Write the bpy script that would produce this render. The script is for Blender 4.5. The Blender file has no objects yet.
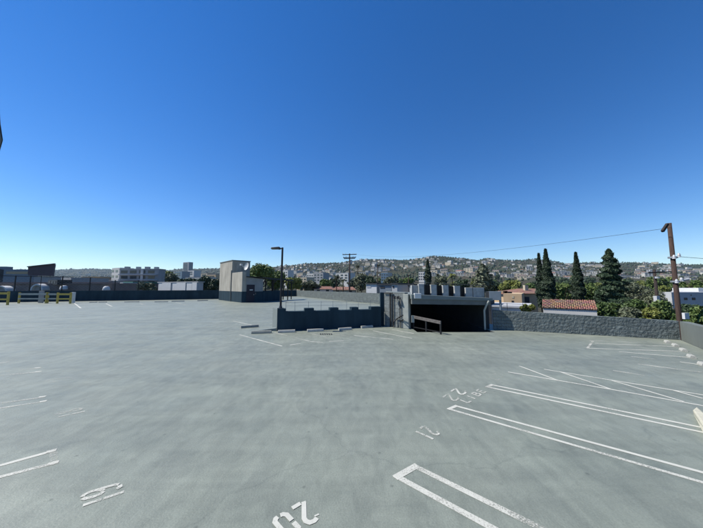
import bpy, math, random
import numpy as np
from mathutils import Vector, noise
from mathutils.geometry import tessellate_polygon

SC = bpy.context.scene
COL = SC.collection
R = math.radians
random.seed(7)

# ------------------------------------------------------------------ camera
F, CXP, CYP, PITCH, EYE = 262.0, 351.5, 264.0, R(4.9), 2.2
cd = bpy.data.cameras.new("camera")
cd.sensor_width = 36.0
cd.lens = F / 703 * 36
cd.clip_start, cd.clip_end = 0.05, 30000
cam = bpy.data.objects.new("camera", cd)
COL.objects.link(cam)
cam.location = (0, 0, EYE)
cam.rotation_euler = (math.pi / 2 + PITCH, 0, 0)
SC.camera = cam


def ray(px, py):
    a, b = (px - CXP) / F, (CYP - py) / F
    return Vector((a, math.cos(PITCH) - b * math.sin(PITCH), math.sin(PITCH) + b * math.cos(PITCH)))


def G(px, py, z=0.0):
    d = ray(px, py)
    return Vector((0, 0, EYE)) + d * ((z - EYE) / d.z)


def at(px, py, Y):
    d = ray(px, py)
    return Vector((0, 0, EYE)) + d * (Y / d.y)


# ------------------------------------------------------------------ light
SUN_EL, SUN_AZ = R(52), R(5)       # azimuth measured from straight left towards the far side
S = Vector((-math.cos(SUN_AZ) * math.cos(SUN_EL), math.sin(SUN_AZ) * math.cos(SUN_EL), math.sin(SUN_EL)))
w = bpy.data.worlds.new("World")
SC.world = w
w.use_nodes = True
nt = w.node_tree
bg = nt.nodes["Background"]
sky = nt.nodes.new("ShaderNodeTexSky")
sky.sky_type = "NISHITA"
sky.sun_disc = False
sky.sun_elevation = SUN_EL
sky.sun_rotation = R(-90) + SUN_AZ
sky.air_density, sky.dust_density, sky.ozone_density = 1.0, 0.0, 4.0
hs = nt.nodes.new("ShaderNodeHueSaturation")
hs.inputs["Saturation"].default_value = 1.32
hs.inputs["Hue"].default_value = 0.509
nt.links.new(sky.outputs[0], hs.inputs["Color"])
nt.links.new(hs.outputs[0], bg.inputs[0])
bg.inputs[1].default_value = 0.104
sl = bpy.data.lights.new("sun", "SUN")
sl.energy, sl.angle, sl.color = 5.0, R(0.5), (1.0, 0.955, 0.87)
so = bpy.data.objects.new("sun", sl)
COL.objects.link(so)
so.rotation_euler = (-S).to_track_quat("-Z", "Y").to_euler()
vs = SC.view_settings
vs.view_transform, vs.look, vs.exposure, vs.gamma = "Standard", "None", 0.47, 1.0
vs.use_curve_mapping = False

# ------------------------------------------------------------------ helpers
ORG = {}


def tag(o, label=None, cat=None, group=None, kind=None):
    if label: o["label"] = label
    if cat: o["category"] = cat
    if group: o["group"] = group
    if kind: o["kind"] = kind
    return o


def empty(name, loc, label, cat, group=None):
    o = bpy.data.objects.new(name, None)
    COL.objects.link(o)
    o.location = loc
    o.empty_display_size = 0.1
    ORG[o.name] = Vector(loc)
    return tag(o, label, cat, group)


class MB:
    """collects shapes; build() links them as ONE mesh object"""

    def __init__(s):
        s.v, s.f = [], []

    def face(s, pts):
        n = len(s.v)
        s.v += [tuple(p) for p in pts]
        s.f.append(tuple(range(n, n + len(pts))))
        return s

    def hull8(s, b, t):
        n = len(s.v)
        k = len(b)
        s.v += [tuple(p) for p in b] + [tuple(p) for p in t]
        s.f.append(tuple(n + i for i in reversed(range(k))))
        s.f.append(tuple(n + k + i for i in range(k)))
        for i in range(k):
            j = (i + 1) % k
            s.f.append((n + i, n + j, n + k + j, n + k + i))
        return s

    def box(s, c, size, rz=0.0):
        cx, cy, cz = c
        sx, sy, sz = size[0] / 2, size[1] / 2, size[2] / 2
        ca, sa = math.cos(rz), math.sin(rz)
        q = [(-sx, -sy), (sx, -sy), (sx, sy), (-sx, sy)]
        p = [(cx + a * ca - b * sa, cy + a * sa + b * ca) for a, b in q]
        return s.hull8([(x, y, cz - sz) for x, y in p], [(x, y, cz + sz) for x, y in p])

    def wall(s, p0, p1, th, z0, z1, z1b=None, side=1):
        """upright slab on the ground line p0-p1, thickness to the left (side=1) of it"""
        z1b = z1 if z1b is None else z1b
        d = Vector((p1[0] - p0[0], p1[1] - p0[1])).normalized()
        n = Vector((-d.y, d.x)) * th * side
        q = [(p0[0], p0[1]), (p1[0], p1[1]), (p1[0] + n.x, p1[1] + n.y), (p0[0] + n.x, p0[1] + n.y)]
        zs = [z1, z1b, z1b, z1]
        if side < 0:
            q.reverse(); zs.reverse()
        return s.hull8([(x, y, z0) for x, y in q], [(x, y, z) for (x, y), z in zip(q, zs)])

    def beam(s, p0, p1, wd, ht):
        p0, p1 = Vector(p0), Vector(p1)
        d = (p1 - p0).normalized()
        up = Vector((0, 0, 1)) if abs(d.z) < 0.95 else Vector((0, 1, 0))
        a = d.cross(up).normalized() * wd / 2
        b = a.cross(d).normalized() * ht / 2
        q = [-a - b, a - b, a + b, -a + b]
        return s.hull8([p0 + k for k in q], [p1 + k for k in q])

    def cyl(s, p0, p1, r0, r1=None, n=12):
        r1 = r0 if r1 is None else r1
        p0, p1 = Vector(p0), Vector(p1)
        d = (p1 - p0).normalized()
        up = Vector((0, 0, 1)) if abs(d.z) < 0.95 else Vector((0, 1, 0))
        a = d.cross(up).normalized()
        b = a.cross(d).normalized()
        c = [a * math.cos(2 * math.pi * i / n) - b * math.sin(2 * math.pi * i / n) for i in range(n)]
        return s.hull8([p0 + k * r0 for k in c], [p1 + k * r1 for k in c])

    def tube(s, pts, r, n=6):
        for a, b in zip(pts[:-1], pts[1:]):
            s.cyl(a, b, r, r, n)
        return s

    def ribbon(s, pts, wd, z):
        """flat painted stroke with mitred corners"""
        pts = [Vector((p[0], p[1])) for p in pts]
        n = len(pts)
        L, Rr = [], []
        for i, p in enumerate(pts):
            d0 = (pts[i] - pts[i - 1]).normalized() if i else (pts[1] - pts[0]).normalized()
            d1 = (pts[i + 1] - pts[i]).normalized() if i < n - 1 else d0
            d = (d0 + d1).normalized() if (d0 + d1).length > 1e-4 else d0
            c = max(0.55, d.dot(d0))
            k = Vector((-d.y, d.x)) * wd / 2 / c
            L.append(p + k); Rr.append(p - k)
        for i in range(n - 1):
            s.face([(Rr[i].x, Rr[i].y, z), (Rr[i + 1].x, Rr[i + 1].y, z), (L[i + 1].x, L[i + 1].y, z), (L[i].x, L[i].y, z)])
        return s

    def build(s, name, m, parent=None, loc=None, bevel=0, smooth=False):
        o_ = ORG[parent.name] if parent is not None else Vector(loc) if loc is not None else Vector((0, 0, 0))
        me = bpy.data.meshes.new(name)
        me.from_pydata([(x - o_.x, y - o_.y, z - o_.z) for x, y, z in s.v], [], s.f)
        me.materials.append(m)
        if smooth:
            me.polygons.foreach_set("use_smooth", [True] * len(me.polygons))
        me.update()
        o = bpy.data.objects.new(name, me)
        COL.objects.link(o)
        ORG[o.name] = o_
        if parent is not None:
            o.parent = parent
        else:
            o.location = o_
        if bevel:
            b = o.modifiers.new("bevel", "BEVEL")
            b.width, b.segments, b.limit_method = bevel, 2, "ANGLE"
        return o


def copy_tree(o, parent=None):
    c = o.copy()
    COL.objects.link(c)
    c.parent = parent
    for ch in list(o.children):
        copy_tree(ch, c)
    return c


def np_mesh(name, verts, faces, m):
    """verts (n,3) array, faces (k,4) or (k,3) array"""
    me = bpy.data.meshes.new(name)
    k, q = faces.shape
    me.vertices.add(len(verts)); me.vertices.foreach_set("co", verts.astype(np.float32).ravel())
    me.loops.add(k * q); me.loops.foreach_set("vertex_index", faces.astype(np.int32).ravel())
    me.polygons.add(k)
    me.polygons.foreach_set("loop_start", np.arange(0, k * q, q, dtype=np.int32))
    me.polygons.foreach_set("loop_total", np.full(k, q, dtype=np.int32))
    me.materials.append(m)
    me.update(calc_edges=True)
    return me


# ------------------------------------------------------------------ materials
def mat(name, col, rough=0.7, var=0.15, scale=3.0, bump=0.0, bscale=20.0, spec=0.3, metal=0.0, tint=None, stretch=(1, 1, 1)):
    m = bpy.data.materials.new(name)
    m.use_nodes = True
    t = m.node_tree
    b = t.nodes["Principled BSDF"]
    b.inputs["Roughness"].default_value = rough
    b.inputs["Specular IOR Level"].default_value = spec
    b.inputs["Metallic"].default_value = metal
    tc = t.nodes.new("ShaderNodeNewGeometry")
    mp = t.nodes.new("ShaderNodeMapping")
    mp.inputs["Scale"].default_value = stretch
    t.links.new(tc.outputs["Position"], mp.inputs[0])
    nz = t.nodes.new("ShaderNodeTexNoise")
    nz.inputs["Scale"].default_value = scale
    nz.inputs["Detail"].default_value = 6
    nz.inputs["Roughness"].default_value = 0.62
    t.links.new(mp.outputs[0], nz.inputs["Vector"])
    cr = t.nodes.new("ShaderNodeValToRGB")
    col = [c * 0.74 for c in col]
    c2 = [c * 0.74 for c in tint] if tint else [c * (1 + var) for c in col]
    c1 = [c * (1 - var) for c in col]
    cr.color_ramp.elements[0].position, cr.color_ramp.elements[1].position = 0.3, 0.7
    cr.color_ramp.elements[0].color = (*c1, 1)
    cr.color_ramp.elements[1].color = (*c2, 1)
    t.links.new(nz.outputs["Fac"], cr.inputs[0])
    t.links.new(cr.outputs[0], b.inputs["Base Color"])
    if bump:
        n2 = t.nodes.new("ShaderNodeTexNoise")
        n2.inputs["Scale"].default_value = bscale
        n2.inputs["Detail"].default_value = 4
        t.links.new(mp.outputs[0], n2.inputs["Vector"])
        bp = t.nodes.new("ShaderNodeBump")
        bp.inputs["Strength"].default_value = 1.0
        bp.inputs["Distance"].default_value = bump
        t.links.new(n2.outputs["Fac"], bp.inputs["Height"])
        t.links.new(bp.outputs[0], b.inputs["Normal"])
    return m


def block_mat(name, col, bw=0.42, bh=0.2, bump=0.03, var=0.2, mortar=0.8, rough_bump=0.03):
    """painted concrete block: courses along the wall (from UV-free local frame) plus split-face roughness"""
    m = mat(name, col, 0.8, var, 2.0)
    t = m.node_tree
    b = t.nodes["Principled BSDF"]
    base = b.inputs["Base Color"].links[0].from_socket
    g = t.nodes.new("ShaderNodeNewGeometry")
    # distance along the wall = position . (up x normal)
    cr = t.nodes.new("ShaderNodeVectorMath"); cr.operation = "CROSS_PRODUCT"
    cr.inputs[0].default_value = (0, 0, 1)
    t.links.new(g.outputs["True Normal"], cr.inputs[1])
    dt = t.nodes.new("ShaderNodeVectorMath"); dt.operation = "DOT_PRODUCT"
    t.links.new(g.outputs["Position"], dt.inputs[0]); t.links.new(cr.outputs[0], dt.inputs[1])
    sx = t.nodes.new("ShaderNodeSeparateXYZ"); t.links.new(g.outputs["Position"], sx.inputs[0])
    cx = t.nodes.new("ShaderNodeCombineXYZ")
    t.links.new(dt.outputs["Value"], cx.inputs[0]); t.links.new(sx.outputs[2], cx.inputs[1])
    br = t.nodes.new("ShaderNodeTexBrick")
    br.inputs["Scale"].default_value = 1.0
    br.inputs["Brick Width"].default_value = bw
    br.inputs["Row Height"].default_value = bh
    br.inputs["Mortar Size"].default_value = 0.012
    br.inputs["Mortar Smooth"].default_value = 0.3
    br.inputs["Color1"].default_value = (1, 1, 1, 1); br.inputs["Color2"].default_value = (0.82, 0.82, 0.82, 1)
    br.inputs["Mortar"].default_value = (mortar, mortar, mortar, 1)
    t.links.new(cx.outputs[0], br.inputs["Vector"])
    mx = t.nodes.new("ShaderNodeMix"); mx.data_type = "RGBA"; mx.blend_type = "MULTIPLY"
    mx.inputs[0].default_value = 1.0
    t.links.new(base, mx.inputs[6]); t.links.new(br.outputs["Color"], mx.inputs[7])
    t.links.new(mx.outputs[2], b.inputs["Base Color"])
    nz = t.nodes.new("ShaderNodeTexNoise"); nz.inputs["Scale"].default_value = 9; nz.inputs["Detail"].default_value = 5
    t.links.new(g.outputs["Position"], nz.inputs["Vector"])
    b1 = t.nodes.new("ShaderNodeBump"); b1.inputs["Distance"].default_value = rough_bump
    t.links.new(nz.outputs["Fac"], b1.inputs["Height"])
    b2 = t.nodes.new("ShaderNodeBump"); b2.inputs["Distance"].default_value = bump; b2.invert = True
    t.links.new(br.outputs["Fac"], b2.inputs["Height"]); t.links.new(b1.outputs[0], b2.inputs["Normal"])
    t.links.new(b2.outputs[0], b.inputs["Normal"])
    return m


def deck_mat():
    m = bpy.data.materials.new("deck_coating")
    m.use_nodes = True
    t = m.node_tree
    b = t.nodes["Principled BSDF"]
    b.inputs["Specular IOR Level"].default_value = 0.42
    g = t.nodes.new("ShaderNodeNewGeometry")

    def nz(scale, detail, stretch=None, dist=0.0, rot=0.0):
        n = t.nodes.new("ShaderNodeTexNoise")
        n.inputs["Scale"].default_value = scale; n.inputs["Detail"].default_value = detail
        n.inputs["Roughness"].default_value = 0.6; n.inputs["Distortion"].default_value = dist
        if stretch:
            mp = t.nodes.new("ShaderNodeMapping"); mp.inputs["Scale"].default_value = stretch
            mp.inputs["Rotation"].default_value = (0, 0, rot)
            t.links.new(g.outputs["Position"], mp.inputs[0]); t.links.new(mp.outputs[0], n.inputs["Vector"])
        else:
            t.links.new(g.outputs["Position"], n.inputs["Vector"])
        return n.outputs["Fac"]

    def ramp(fac, a, bb, p0, p1):
        c = t.nodes.new("ShaderNodeValToRGB")
        c.color_ramp.elements[0].position, c.color_ramp.elements[1].position = p0, p1
        c.color_ramp.elements[0].color, c.color_ramp.elements[1].color = (*a, 1), (*bb, 1)
        t.links.new(fac, c.inputs[0])
        return c.outputs[0]

    def mul(a, bb, f=1.0):
        x = t.nodes.new("ShaderNodeMix"); x.data_type = "RGBA"; x.blend_type = "MULTIPLY"
        x.inputs[0].default_value = f
        t.links.new(a, x.inputs[6]); t.links.new(bb, x.inputs[7])
        return x.outputs[2]
    c = ramp(nz(0.35, 7, None, 0.6), (0.174, 0.195, 0.162), (0.214, 0.233, 0.194), 0.32, 0.68)
    c = mul(c, ramp(nz(1.3, 8, (1, 0.35, 1), 1.2, R(42)), (0.91, 0.915, 0.92), (1.04, 1.04, 1.03), 0.35, 0.62))
    c = mul(c, ramp(nz(2.2, 6, (0.25, 1, 1), 0.8, R(-20)), (0.92, 0.925, 0.93), (1.03, 1.03, 1.03), 0.38, 0.6))
    c = mul(c, ramp(nz(0.9, 3, None, 2.0), (0.87, 0.88, 0.89), (1, 1, 1), 0.30, 0.40))       # old damp / dirt patches
    c = mul(c, ramp(nz(5.5, 7, (1, 0.45, 1), 0.8, R(15)), (0.88, 0.885, 0.885), (1.06, 1.06, 1.06), 0.36, 0.64))
    c = mul(c, ramp(nz(60, 4), (0.9, 0.9, 0.9), (1.08, 1.08, 1.08), 0.35, 0.65))             # grit
    v = t.nodes.new("ShaderNodeTexVoronoi"); v.inputs["Scale"].default_value = 3.0
    t.links.new(g.outputs["Position"], v.inputs["Vector"])
    sp = ramp(v.outputs["Distance"], (0.45, 0.46, 0.46), (1, 1, 1), 0.02, 0.09)              # small dark spots
    c = mul(c, sp, 0.6)
    # hairline cracks
    v2 = t.nodes.new("ShaderNodeTexVoronoi"); v2.feature = "DISTANCE_TO_EDGE"; v2.inputs["Scale"].default_value = 0.16
    wob = t.nodes.new("ShaderNodeTexNoise"); wob.inputs["Scale"].default_value = 0.8; wob.inputs["Detail"].default_value = 6
    t.links.new(g.outputs["Position"], wob.inputs["Vector"])
    va = t.nodes.new("ShaderNodeVectorMath"); va.operation = "MULTIPLY_ADD"
    va.inputs[1].default_value = (1.6, 1.6, 0)
    t.links.new(wob.outputs["Color"], va.inputs[0]); t.links.new(g.outputs["Position"], va.inputs[2])
    t.links.new(va.outputs[0], v2.inputs["Vector"])
    c = mul(c, ramp(v2.outputs["Distance"], (0.72, 0.73, 0.74), (1, 1, 1), 0.0, 0.002), 0.45)
    # oil drips: sparse soft dark spots, stronger in some places than in others
    v3 = t.nodes.new("ShaderNodeTexVoronoi"); v3.inputs["Scale"].default_value = 0.55
    v3.inputs["Randomness"].default_value = 1.0
    va3 = t.nodes.new("ShaderNodeVectorMath"); va3.operation = "MULTIPLY_ADD"; va3.inputs[1].default_value = (0.5, 0.5, 0)
    wb3 = t.nodes.new("ShaderNodeTexNoise"); wb3.inputs["Scale"].default_value = 3.0; wb3.inputs["Detail"].default_value = 5
    t.links.new(g.outputs["Position"], wb3.inputs["Vector"])
    t.links.new(wb3.outputs["Color"], va3.inputs[0]); t.links.new(g.outputs["Position"], va3.inputs[2])
    t.links.new(va3.outputs[0], v3.inputs["Vector"])
    c = mul(c, ramp(v3.outputs["Distance"], (0.62, 0.63, 0.64), (1, 1, 1), 0.03, 0.19), 0.55)
    # long-worn tyre lanes
    c = mul(c, ramp(nz(0.5, 5, (0.12, 1.6, 1), 1.0, R(-14)), (0.93, 0.93, 0.935), (1.02, 1.02, 1.02), 0.42, 0.56))
    t.links.new(c, b.inputs["Base Color"])
    rr = ramp(nz(1.1, 5), (0.47, 0.47, 0.47), (0.58, 0.58, 0.58), 0.3, 0.7)
    t.links.new(rr, b.inputs["Roughness"])
    bp = t.nodes.new("ShaderNodeBump"); bp.inputs["Distance"].default_value = 0.004
    t.links.new(nz(45, 5), bp.inputs["Height"])
    bp2 = t.nodes.new("ShaderNodeBump"); bp2.inputs["Distance"].default_value = 0.007
    t.links.new(nz(1.2, 3), bp2.inputs["Height"]); t.links.new(bp.outputs[0], bp2.inputs["Normal"])
    t.links.new(bp2.outputs[0], b.inputs["Normal"])
    return m


def paint_mat(name, keep, fleck=55.0):
    """white traffic paint, worn through to the grey deck where the noise is low; keep 0..1"""
    m = mat(name, (0.60, 0.60, 0.53), 0.7, 0.08, 6)
    t = m.node_tree
    b = t.nodes["Principled BSDF"]
    base = b.inputs["Base Color"].links[0].from_socket
    g = t.nodes.new("ShaderNodeNewGeometry")
    n = t.nodes.new("ShaderNodeTexNoise"); n.inputs["Scale"].default_value = fleck; n.inputs["Detail"].default_value = 7
    n.inputs["Roughness"].default_value = 0.75
    t.links.new(g.outputs["Position"], n.inputs["Vector"])
    n3 = t.nodes.new("ShaderNodeTexNoise"); n3.inputs["Scale"].default_value = 1.4; n3.inputs["Detail"].default_value = 3
    t.links.new(g.outputs["Position"], n3.inputs["Vector"])
    ad = t.nodes.new("ShaderNodeMath"); ad.operation = "MULTIPLY_ADD"; ad.inputs[1].default_value = 0.6
    t.links.new(n3.outputs["Fac"], ad.inputs[0]); t.links.new(n.outputs["Fac"], ad.inputs[2])
    mr = t.nodes.new("ShaderNodeMapRange")
    lo = 1.02 - keep * 0.55
    mr.inputs["From Min"].default_value = lo - 0.10; mr.inputs["From Max"].default_value = lo + 0.10
    t.links.new(ad.outputs[0], mr.inputs["Value"])
    tr = t.nodes.new("ShaderNodeBsdfTransparent")          # worn-away paint shows the deck itself
    mx = t.nodes.new("ShaderNodeMixShader")
    t.links.new(mr.outputs[0], mx.inputs[0]); t.links.new(tr.outputs[0], mx.inputs[1]); t.links.new(b.outputs[0], mx.inputs[2])
    t.links.new(mx.outputs[0], t.nodes["Material Output"].inputs["Surface"])
    return m


def leaf_mat(name, c0, c1, c2, trans=0.15):
    m = bpy.data.materials.new(name)
    m.use_nodes = True
    t = m.node_tree
    b = t.nodes["Principled BSDF"]
    b.inputs["Roughness"].default_value = 0.6
    b.inputs["Specular IOR Level"].default_value = 0.25
    g = t.nodes.new("ShaderNodeNewGeometry")
    cr = t.nodes.new("ShaderNodeValToRGB")
    e = cr.color_ramp.elements
    c0, c1, c2 = [[v * 1.1 for v in c] for c in (c0, c1, c2)]
    e[0].color, e[1].color = (*c0, 1), (*c2, 1)
    k = e.new(0.55); k.color = (*c1, 1)
    oi = t.nodes.new("ShaderNodeObjectInfo")
    a = t.nodes.new("ShaderNodeMath"); a.operation = "MULTIPLY_ADD"; a.inputs[1].default_value = 0.3
    t.links.new(oi.outputs["Random"], a.inputs[0])
    n = t.nodes.new("ShaderNodeTexNoise"); n.inputs["Scale"].default_value = 0.55; n.inputs["Detail"].default_value = 2
    t.links.new(g.outputs["Position"], n.inputs["Vector"])
    a2 = t.nodes.new("ShaderNodeMath"); a2.operation = "MULTIPLY_ADD"; a2.inputs[1].default_value = 0.5
    t.links.new(g.outputs["Random Per Island"], a2.inputs[0]); t.links.new(n.outputs["Fac"], a2.inputs[2])
    s_ = t.nodes.new("ShaderNodeMath"); s_.operation = "SUBTRACT"; s_.inputs[1].default_value = 0.4
    t.links.new(a2.outputs[0], s_.inputs[0]); t.links.new(s_.outputs[0], a.inputs[2])
    t.links.new(a.outputs[0], cr.inputs[0])
    t.links.new(cr.outputs[0], b.inputs["Base Color"])
    return m


M = dict(
    deck=deck_mat(),
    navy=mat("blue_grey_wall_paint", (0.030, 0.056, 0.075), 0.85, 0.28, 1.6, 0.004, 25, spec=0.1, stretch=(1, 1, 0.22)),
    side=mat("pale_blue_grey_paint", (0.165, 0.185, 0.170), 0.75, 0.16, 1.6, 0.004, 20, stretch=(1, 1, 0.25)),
    end=mat("grey_render", (0.20, 0.235, 0.23), 0.8, 0.1, 2),
    slump=block_mat("painted_slump_block", (0.18, 0.212, 0.208), 0.42, 0.16, 0.035, 0.22, 0.7, 0.08),
    block=block_mat("painted_block", (0.24, 0.265, 0.26), 0.42, 0.2, 0.02, 0.15, 0.75, 0.02),
    conc=mat("bare_concrete", (0.42, 0.44, 0.40), 0.85, 0.14, 3, 0.006, 30),
    concd=mat("grey_concrete_beam", (0.16, 0.175, 0.17), 0.85, 0.15, 2, 0.006, 20),
    pier=mat("grey_block_pier", (0.42, 0.43, 0.42), 0.85, 0.2, 6, 0.008, 30),
    dark=mat("dark_screen", (0.02, 0.022, 0.025), 0.7, 0.2, 5),
    inside=mat("dark_interior", (0.05, 0.055, 0.06), 0.9, 0.2, 1, spec=0.05),  # near-black grey for the walls inside the ramp opening
    stop=mat("wheel_stop_concrete", (0.46, 0.46, 0.42), 0.85, 0.15, 7, 0.006, 40),
    stopd=mat("dark_wheel_stop_concrete", (0.30, 0.31, 0.28), 0.85, 0.15, 7, 0.006, 40),  # darker tone of the wheel stop concrete
    cream=mat("cream_painted_concrete", (0.58, 0.56, 0.44), 0.8, 0.1, 8, 0.005, 40),
    black=mat("black_metal", (0.018, 0.018, 0.02), 0.5, 0.2, 8),
    iron=mat("dark_grey_metal", (0.05, 0.055, 0.06), 0.5, 0.2, 8),
    rust=mat("rusty_steel", (0.13, 0.11, 0.10), 0.85, 0.3, 9, tint=(0.18, 0.17, 0.16)),
    galv=mat("galvanised_steel", (0.42, 0.44, 0.45), 0.45, 0.12, 12, metal=0.6),
    yellow=mat("yellow_paint", (0.55, 0.42, 0.09), 0.6, 0.15, 7),
    white=mat("white_paint", (0.72, 0.73, 0.72), 0.6, 0.06, 2),
    tan=mat("tan_block", (0.42, 0.395, 0.335), 0.9, 0.24, 1.3, 0.01, 14, stretch=(1, 1, 0.35)),
    shed=mat("grey_stucco", (0.30, 0.31, 0.31), 0.9, 0.12, 1.0, 0.006, 20),
    door=mat("dark_door_paint", (0.025, 0.022, 0.035), 0.6, 0.2, 4),
    wood=mat("weathered_pole_wood", (0.075, 0.048, 0.038), 0.9, 0.4, 4, 0.02, 10, stretch=(6, 6, 0.5)),
    wooddk=mat("dark_pole_wood", (0.045, 0.034, 0.03), 0.9, 0.35, 4, 0.02, 10, stretch=(6, 6, 0.5)),
    wire=mat("black_cable", (0.02, 0.02, 0.022), 0.6, 0.1, 4),
    porcelain=mat("grey_insulator", (0.55, 0.56, 0.58), 0.4, 0.1, 5),
    stucco=mat("white_stucco", (0.66, 0.65, 0.62), 0.9, 0.08, 0.8),
    stucco2=mat("cream_stucco", (0.55, 0.48, 0.36), 0.9, 0.12, 0.6),
    hillwall=mat("weathered_pale_stucco", (0.58, 0.56, 0.51), 0.9, 0.35, 0.03),
    ochre=mat("ochre_stucco", (0.62, 0.45, 0.28), 0.9, 0.1, 0.6),
    greyst=mat("grey_stucco_facade", (0.36, 0.37, 0.38), 0.9, 0.12, 0.5),
    slate=mat("slate_blue_panel", (0.20, 0.245, 0.29), 0.6, 0.08, 3),
    maroon=mat("maroon_panel", (0.105, 0.075, 0.085), 0.7, 0.12, 1),
    brownroof=mat("brown_gravel_roof", (0.21, 0.17, 0.155), 0.95, 0.2, 0.8),
    darkroof=mat("dark_roofing", (0.05, 0.055, 0.06), 0.9, 0.2, 0.8),
    lightroof=mat("pale_roofing", (0.52, 0.53, 0.54), 0.9, 0.08, 0.4),
    green=mat("green_sheet_metal", (0.06, 0.20, 0.15), 0.6, 0.12, 1.5),
    glass=mat("window_glass", (0.03, 0.04, 0.05), 0.15, 0.2, 1, spec=0.6),
    bluepane=mat("blue_glazing", (0.10, 0.17, 0.26), 0.2, 0.1, 1, spec=0.6),
    bark=mat("bark", (0.07, 0.05, 0.035), 0.95, 0.3, 6, 0.02, 14),
    p1=paint_mat("white_line_paint_fresh", 0.68), p2=paint_mat("white_line_paint_worn", 0.56), p3=paint_mat("white_line_paint_faint", 0.40), p4=paint_mat("white_line_paint_ghost", 0.28),
    leafg=leaf_mat("leaves_mid_green", (0.035, 0.06, 0.02), (0.075, 0.115, 0.03), (0.14, 0.18, 0.055)),
    leafd=leaf_mat("leaves_dark_green", (0.016, 0.03, 0.016), (0.032, 0.055, 0.026), (0.06, 0.085, 0.04)),
    leafy=leaf_mat("leaves_yellow_green", (0.07, 0.085, 0.02), (0.13, 0.15, 0.035), (0.22, 0.23, 0.06)),
    leafo=leaf_mat("leaves_olive", (0.055, 0.065, 0.04), (0.095, 0.11, 0.065), (0.16, 0.17, 0.11)),
    cypress=leaf_mat("cypress_needles", (0.010, 0.02, 0.012), (0.022, 0.038, 0.02), (0.042, 0.06, 0.03)),
    palm=leaf_mat("palm_fronds", (0.02, 0.03, 0.016), (0.045, 0.06, 0.028), (0.09, 0.10, 0.05)),
)


def tile_mat():
    m = mat("terracotta_tiles", (0.40, 0.215, 0.16), 0.85, 0.25, 3)
    t = m.node_tree
    b = t.nodes["Principled BSDF"]
    base = b.inputs["Base Color"].links[0].from_socket
    g = t.nodes.new("ShaderNodeNewGeometry")
    wv = t.nodes.new("ShaderNodeTexWave"); wv.wave_type = "BANDS"; wv.bands_direction = "X"
    wv.inputs["Scale"].default_value = 1.1; wv.inputs["Distortion"].default_value = 0.4
    t.links.new(g.outputs["Position"], wv.inputs["Vector"])
    bp = t.nodes.new("ShaderNodeBump"); bp.inputs["Distance"].default_value = 0.12
    t.links.new(wv.outputs["Fac"], bp.inputs["Height"]); t.links.new(bp.outputs[0], b.inputs["Normal"])
    v = t.nodes.new("ShaderNodeTexVoronoi"); v.inputs["Scale"].default_value = 3.0
    t.links.new(g.outputs["Position"], v.inputs["Vector"])
    mx = t.nodes.new("ShaderNodeMix"); mx.data_type = "RGBA"; mx.blend_type = "MULTIPLY"; mx.inputs[0].default_value = 0.35
    t.links.new(base, mx.inputs[6]); t.links.new(v.outputs["Color"], mx.inputs[7])
    t.links.new(mx.outputs[2], b.inputs["Base Color"])
    return m


M["tile"] = tile_mat()
GZ = -7.0            # street level below the deck

# ------------------------------------------------------------------ terrain
SKYLINE = [(-600, 272), (-200, 270), (0, 269.5), (55, 269.5), (90, 268.6), (112, 269.3), (150, 270.5), (165, 270.5), (178, 269), (200, 268.8), (218, 268.4), (240, 268),
           (258, 267.6), (272, 266.8), (294, 265), (303, 263.6), (320, 263.4), (340, 262.8), (352, 261), (362, 259.6), (391, 259.4), (410, 260),
           (424, 257.8), (434, 256), (446, 256.6), (468, 258.8), (480, 260), (488, 258), (500, 259.5), (515, 260.2), (527, 260),
           (537, 258.4), (554, 261), (569, 263.6), (594, 262.2), (620, 262.2), (647, 263.2), (663, 263.8), (680, 264.6), (703, 264.8), (900, 266), (1300, 272)]


def lerp_tab(tab, x):
    if x <= tab[0][0]: return tab[0][1]
    for (a, ya), (b, yb) in zip(tab[:-1], tab[1:]):
        if x <= b: return ya + (yb - ya) * (x - a) / (b - a)
    return tab[-1][1]


def sst(a, b, x):
    k = min(1, max(0, (x - a) / (b - a)))
    return k * k * (3 - 2 * k)


def hz(x, y):
    if y < 250: return GZ
    px = CXP + F * x / (y * 0.9963)
    yc = 4300 - 2400 * sst(150, 285, px)
    zc = EYE + (286.46 - lerp_tab(SKYLINE, px)) * yc / F
    y0 = 330 + 1300 * (1 - sst(150, 285, px))
    k = (y - y0) / (yc - y0)
    if k <= 0: return GZ
    n = noise.fractal(Vector((x / 260, y / 330, 0.3)), 1.0, 2.0, 4)
    if k < 1:
        p = 0.35 * k + 0.65 * k ** 1.5
        z = GZ + (zc - GZ) * p * (1 - 0.42 * abs(n) * (1 - k ** 3)) - (zc * 0.02) * abs(n)
    else:
        z = GZ + (zc - GZ) * max(0.15, 1 - 0.35 * (k - 1)) - zc * 0.02 * abs(n)
    return z


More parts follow.
